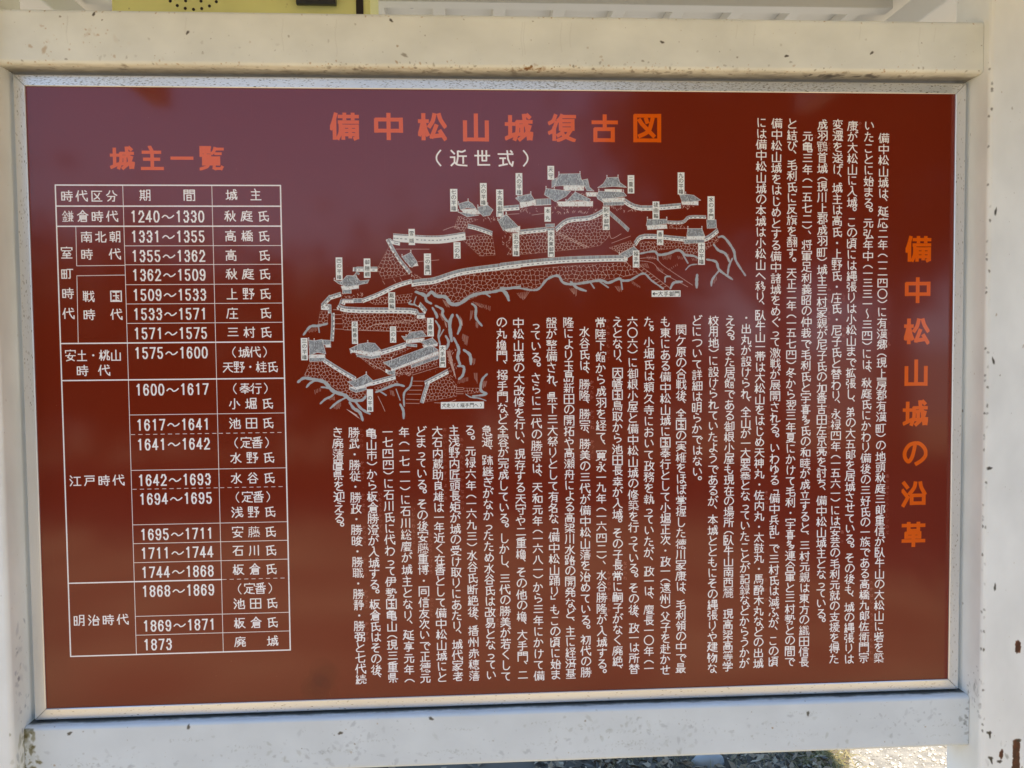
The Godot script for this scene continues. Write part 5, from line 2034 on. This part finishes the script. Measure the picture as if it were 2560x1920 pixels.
殳 ~fbfhbk fcqcqiui dmsm ~rmlrbt ~gnmrtt
設 言@aaju 殳@jauu
全 ~kbgfbi ~kboftj fipi fnon kikt bttt
要 覀@aauj 女@ajuu
塞 宀@aauf hghm mgmm chrh dkqk bmtm gmbq nmtq eqpq kokt cttt
己 ccqcqkck ckcrdsqsrn
記 言@aaju 己@jauu
録 金@aaku 录@jauu
食 ~kbgebi ~kbofti kfkh [ehpn ekpk ehes eskq jntt rool
官 宀@aaug gigt gioiomgm gopoptgt
館 食@aaku 官@jauu
艮 [dbqj dfqf dbds dsjq ~jjmott rkno
根 木@aahu 艮@hauu
屋 尸@aauu 至@dguu
在 bftf ~jbgibn fkft 土@ghuu
場 圵@abhu [jbrh jere hkuk ~kkjnhp jntnssrtpt ~nnlqht ~rnoqlt
西 bctc [cgst ~hchkfn mcmmpm
林 木@aaku 木@kauu
鹿 广@aauu [ffsj jfjj ofoj gkgs gomo gsmq okorpttttp tlon
麓 林@aauh 鹿@aguu
梁 氵@aahk icrcqjni ~mcljik jfhh sesh 木@akuu
等 ⺮@aaug 寺@afuu
学 dbff jbke qboe bibftfti eipikl klksjtgt bntn
交 kbkd bete fgcj ogrj ~ohmnbt ~fiknst
校 木@aahu 交@hauu
用 ~ebelbt ebrbrtot egrg emrm kbkt
建 廴@aauu jcscsi hfuf jisi jltl ioto obop
勿 ~hbffbj gfsfrsot ~lfimcp ~pflnft
物 牛@aahu 勿@hauu
詳 言@aaju 羊@jauu
細 糸@aaju 田@jbut
関 門@aauu hjil njml flpl eoqo ~klkogs ~lpnqqs
ケ ~hbffbk gfsf ~oflnet
原 厂@aauu ~mckejf [gfrm gjrj lmlsktit hofr poss
実 宀@aaug ehqh dkrk bntn ~kfknbt ~kooqtt
権 木@aahu ~mbkehf lcuc 隹@hduu
掌 kbkd ebge pbne bibftfti [fhoj ~qkklfl dmqm bptp kkksjtgt
握 扌@aahu 屋@hauu
徳 彳@aagu hdud obog [hgtj lglj pgpj 心@gmuu gltl
令 ~kbgfbi ~kbofti gioi dlqlnq jljt
領 令@aaku 頁@jauu
最 [ebph eepe bktk dkds jkjt dnjn dpjp askr lmrm ~rmoqkt ~mopqtt
次 cdfg bqgl ~kbiifk jfsfqj ~mgmmgt ~mmpqtt
攵 ~hbfgbl gfuf ~rfmnbt ~fijntt
政 正@aaku 攵@jauu
袁 dcrc kbkf bftf [ehpk ~klgobq hohs hslr ~lmnptt rnop
遠 辶@aauu 袁@gaur
州 ~ecemct kckt sbst bgam ggim nhpm
父 hbcg mbrg ~ogkobt ~fgkptt
赴 走@aanu pbpn pgti ~jrntut
幸 dese kbki biti fkgm okmm dnqn bqtq knkt
執 幸@aaku 丸@kauu
束 bdtd [dgql kbkt ~jlgpbs ~lloptr
頼 束@aaku 頁@jauu
久 ~hbffbk gepe ~pelmbt ~kknptt
矛 ccpcjh fehh biriql kiksjtgt ~jjgnbq
務 矛@aaku 攵@jauk 力@kkuu
慶 广@aauu [ffsj jfjj ofoj flfm hlinpnpm klll rlsm ~joknfq hprp ~rpmsft ~hqmsut
修 亻@aafu hehp ~lbkeih kdsd ~rdoikl ~lfohul ~qlnnkn ~roopjq ~srpsjt
因 [bbtt 大@dcrs
巾 cpcfsfsppp kbkt
幡 巾@aahu 番@gauu
耳 bctc ecer pcpt ehph elpl brtp
取 耳@aaku 又@jauu
嗣 [cbif bsbhkhks ehes hhhs alll lctctsstqt mgrg [mjqo
絶 糸@aahu ~kbjdhf kcqcng [igsm ngnm igirkttttq
常 kbkd ebge pbne bibftfti [fhok dsdmqmqror kkkt
陸 阝@aagu 坴@gauu
下 bctc kckt lhqk
経 糸@aahu 又@hauk 土@hjuu
寛 宀@aaue cgsg hehi neni 見@ahuu
隆 阝@aagu 夂@gauk ~kjjlhn kmtm jpsp okot httt
勝 月@aahu kbld rbqd iese hiui ~nbmihm ~oiqkum jnrnqtot ~nkmqit
美 fbhd obmd cese ehqh bktk kekk boto ~kkkobt ~knnqtt
藩 艹@aauf 氵@afgu 番@gfuu
衤 ibke bfqfbo kkkt mkqo qhnk
刀 cdrdqsptmt ~kdjmbt
初 衤@aaku 刀@jbuu
島 jaic [ecpi efpf ecek ektk ekskrtpt bobslslo gmgs
新 亲@aaku 斤@kauu
拓 扌@aahu 石@hauu
瀬 氵@aafu 束@fanu 頁@nauu
舟 kbjd ~edelct edqdqtnt bktk jghi jmkp
⻊ [cbph jhjs jmom dlds bsqp
各 ~hbfgbk gepe ~pelibm ~fgkjtm [fmpt
路 ⻊@aaju 各@jauu
済 氵@aagu obod gdud ~rdokgl ~jekjum ~jjjpht rkrt jmrm jqrq
基 bctc fbfl pbpl ffpf fipi bltl gmcp nmrp fppp kmkt bttt
皿 cscfrfrs hfhs mfms bsts
盤 舟@aakl 殳@kaul 皿@akuu
整 束@aakk 攵@kauk 正@ajuu
県 [fboj feoe fgog cecmtm kmkt gpds opqs
祭 ~gbedbh fdjdcl egfi mcscnj ~ofqitl fkok bntn knksjt goer opqs
名 ~hbfgbk gepe ~pejmbq fikk [hmqt
踊 ⻊@aaju kbsboe mcpe ktkftftsrt kjtj kntn ofot
改 己@aaku 攵@jauu
存 bdtd ~jbghbm fjft 子@hguu
他 亻@aagu 也@fauu
容 宀@aauf 谷@aeuu
完 宀@aaug 元@afuu
若 艹@aauf biti ~jfgmbr [hmqt
急 ~hbfdbg gcncle cfpfplcl cipi 心@akuu
逝 辶@aauu 扌@gamr 斤@maur
亦 kbkd bete ~iehnes memslt dicn qits
跡 ⻊@aaju 亦@jauu
継 糸@aahu icisus kdlg sdrg jjuj oboq ~njmnko ~pjqntp
易 [ebpi eepe gjflbo glslrsptnt ~jlhpcs ~nlkqft
断 bcbsls gbgp cjkj dfeh jeih ~gjfmcp ~gjhmkp 斤@kauu
播 扌@aahu 番@gauu
赤 dere kbki biti ~hihobt mimslt ekbp qktp
恵 bdtd kbkl [dfql diqi 心@akuu
穂 禾@aahu 恵@hauu
匠 tcccctut 斤@fdts
巨 sbcbctst cgqgqncn
矩 矢@aaku 巨@jauu
受 ~qbkcdc edfg jdkg pdng bkbhthtk dmpm ~omkqbt ~fnkrtt
老 dese kbkj biti ~rdklbp hlhrisqsrp qmho
蔵 艹@aauf ~dgdnbt dgtg fjfr fjkj frkr flklkofo mfnmppsststp ~rjpnlt qfsg
且 dbdr dbqbqr dgqg dlql arur
助 且@aaku 力@jauu
雄 bfjf ~fbelbs hieqkp iljr 隹@jauu
博 aigi dbdt hdud [jfrk jiri obok rbtc gnun qkqsptnt kplr
同 btbbtbtsrt fgog [fjoo
友 bftf ~jbgkbt hjqj ~qjmpft ~ikmptt
享 kakc bdtd [fgoj dlplln knksjtgt boto
総 糸@aahu ~lbkehg ~pbqetg nhkmrl qjsm 心@hmuu
伊 亻@aagu gcscsl fhuh glsl ~lckngt
市 kbke bete dqdisisppp kekt
癶 cdjdat ciel ~lbohut sdpi
登 癶@aaui 豆@ahuu
澄 氵@aagu 登@gauu
晙 日@achs nbjgsf pdug lhhl ohplsj 夂@hkuu
職 耳@aahu 戠@gauu
青 dcrc efpf biti kbki 月@djqu
争 ~gbfebg gcncih dhqhqndn bktk khksjtgt
静 青@aaku 争@jauu
弼 弓@aahu hcnc kcjg [hgnr hlnl 弓@nauu
売 cese kbkh dhqh bnbktktn ~hnhqbt mnmrnssstq
続 糸@aahu 売@hauu
置 [cbrg gbgg nbng biti kgkk [gkqr gmqm gpqp bkbttt
迎 辶@aauu ~lchegf hehplo nctctnrn ncnq
激 氵@aafu ~ibhdgd [gdlj gglg 方@fkmu 攵@mauu
者 dese kbkj bjtj ~rdljbo [glqt gpqp
諸 言@aaju 者@jauu
あ ceqd ~ibhfhnjs ~nhlngscqdmijpjsoqsmt
い ~dddmgrjo ~oerjsn
う hbnd ~dilgqjoogt
え hbnd dhphct ~hnkolsst
お cfmf ~hbhoftcqelmkrmqrls odsg
か ~bhjglikphsfr ~hbfkbs ~ofrisl
が か@aauu qbrd sauc
き dere djrj hbon ~dnerjspt
ぎ き@aauu rbsd tauc
く obejpt
ぐ く@aauu qfrh sesg
け ~ecdkes jgtg ~ocomkt
げ け@aauu qbrd sauc
こ eepe ~dnerkspr
さ cgrf ibon ~dnerjspt
し ~fbfohsnsrn
じ し@aauu kene mgpg
す bete ~lbljlmhnhjllkpgt
ず す@aauu qbrd sauc
せ bitg nbnmlm gdgqjsrs
そ ecocckri ~mjhnirps
た cfmf ~hbfkbs lkrk ~lokqnsss
だ た@aauu qbrd sauc
ち cfrf ~ibgjel ~elkiqkqohs
っ ~flmkqnnrjs
つ ~bhjfrgtkqpjs
て bere ~rekiknmrqs
で て@aauu qisk sgui
と ~fbghik ~rfikdofsrs
ど と@aauu pbrd sauc
な cfkf ~hbfhcm nesh ~njnpkshrinnost
に ~dcdkes jere ~jnjqmrrr
ね fbft bgigbp ~bpigpgrmrqosmqopts
の ~keimfqcncigdncsgtlqpls
は ~dcdkes jgtg ~ocoolsiqknpots
ひ bdhd ~hddkfrjskqnknd ~ndphsl
び ひ@aauu qbrd sauc
ふ ~gcjdmd ~meijnolsis dmbr pmts
ぶ ふ@aauu qbrd sauc
へ bmhgtr
ほ ~dcdkes jcsc jhth ~ocoolsiqknpots
ぼ ほ@aauu rbsd tauc
ま cere ciri ~lblohsdqgnmoss
み dcjc ~jcglcpbnfktn ~qiqoks
む bfkf ~gbgmendlfkgofrjspsrqrn oeri
め ~eegnjr ~mbklfrcneilfrjroms
も cgmg blml ~ibhnkspsrn
や ~bjlgrhqmmn jbld eekt
よ lgrf ~lblohsdqgnmoss
ゆ ~dcclen ~dnfhlerjppkp ~lbmknojt
ら hbnd efel ~elkjqlppis
り ~ecelfo ~obplit
る ecocdm ~dmjiqkrpmsgrhomp
れ fbft bgigbp ~bpjhnhmqosuq
ろ ecocdm ~dmjiqkrpmtht
わ fbft bgigbp ~bpigpgsloskt
を ceqe ~jbfidl ~dligkjkn ~rijmgqjsrt
ん ~kbfncsfmjknsqssm
、 nbrg
。 *ped
「 imrmrs
」 dbdhlh
・ .kkc
（ ~bpglnltp
） ~bfhjnjtf
～ ~kbifkkmpkt
〇 *kkj
∼ ~bmfijklnpmti
( ~mbhhhnmt
) ~hbmhmnht
← bktk bkhf bkhp
0 gbnbsgsontgtcocggb
1 felblt
2 cggbnbrfricttt
3 dfgbnbrfrhnjij njrmrpntgtcp
4 ntnbboto
5 rbdbdjginirmrpntgtcp
6 rfnbgbcgcogtntrormnigicm
7 bbsbht
8 gbnbrergnjgjcgcegb gjnjrmrpntgtcpcmgj
9 cpgtntrorfnbgbcechglnlrh
従 彳@aahu jbke rbqe hgtg nhns nmtm ~jkjphu ~ipnsut
浅 氵@aagu hgtf hktj lbmkoqrstsup ~snnphu pbsd
ば は@aauu qbrd sauc
"""
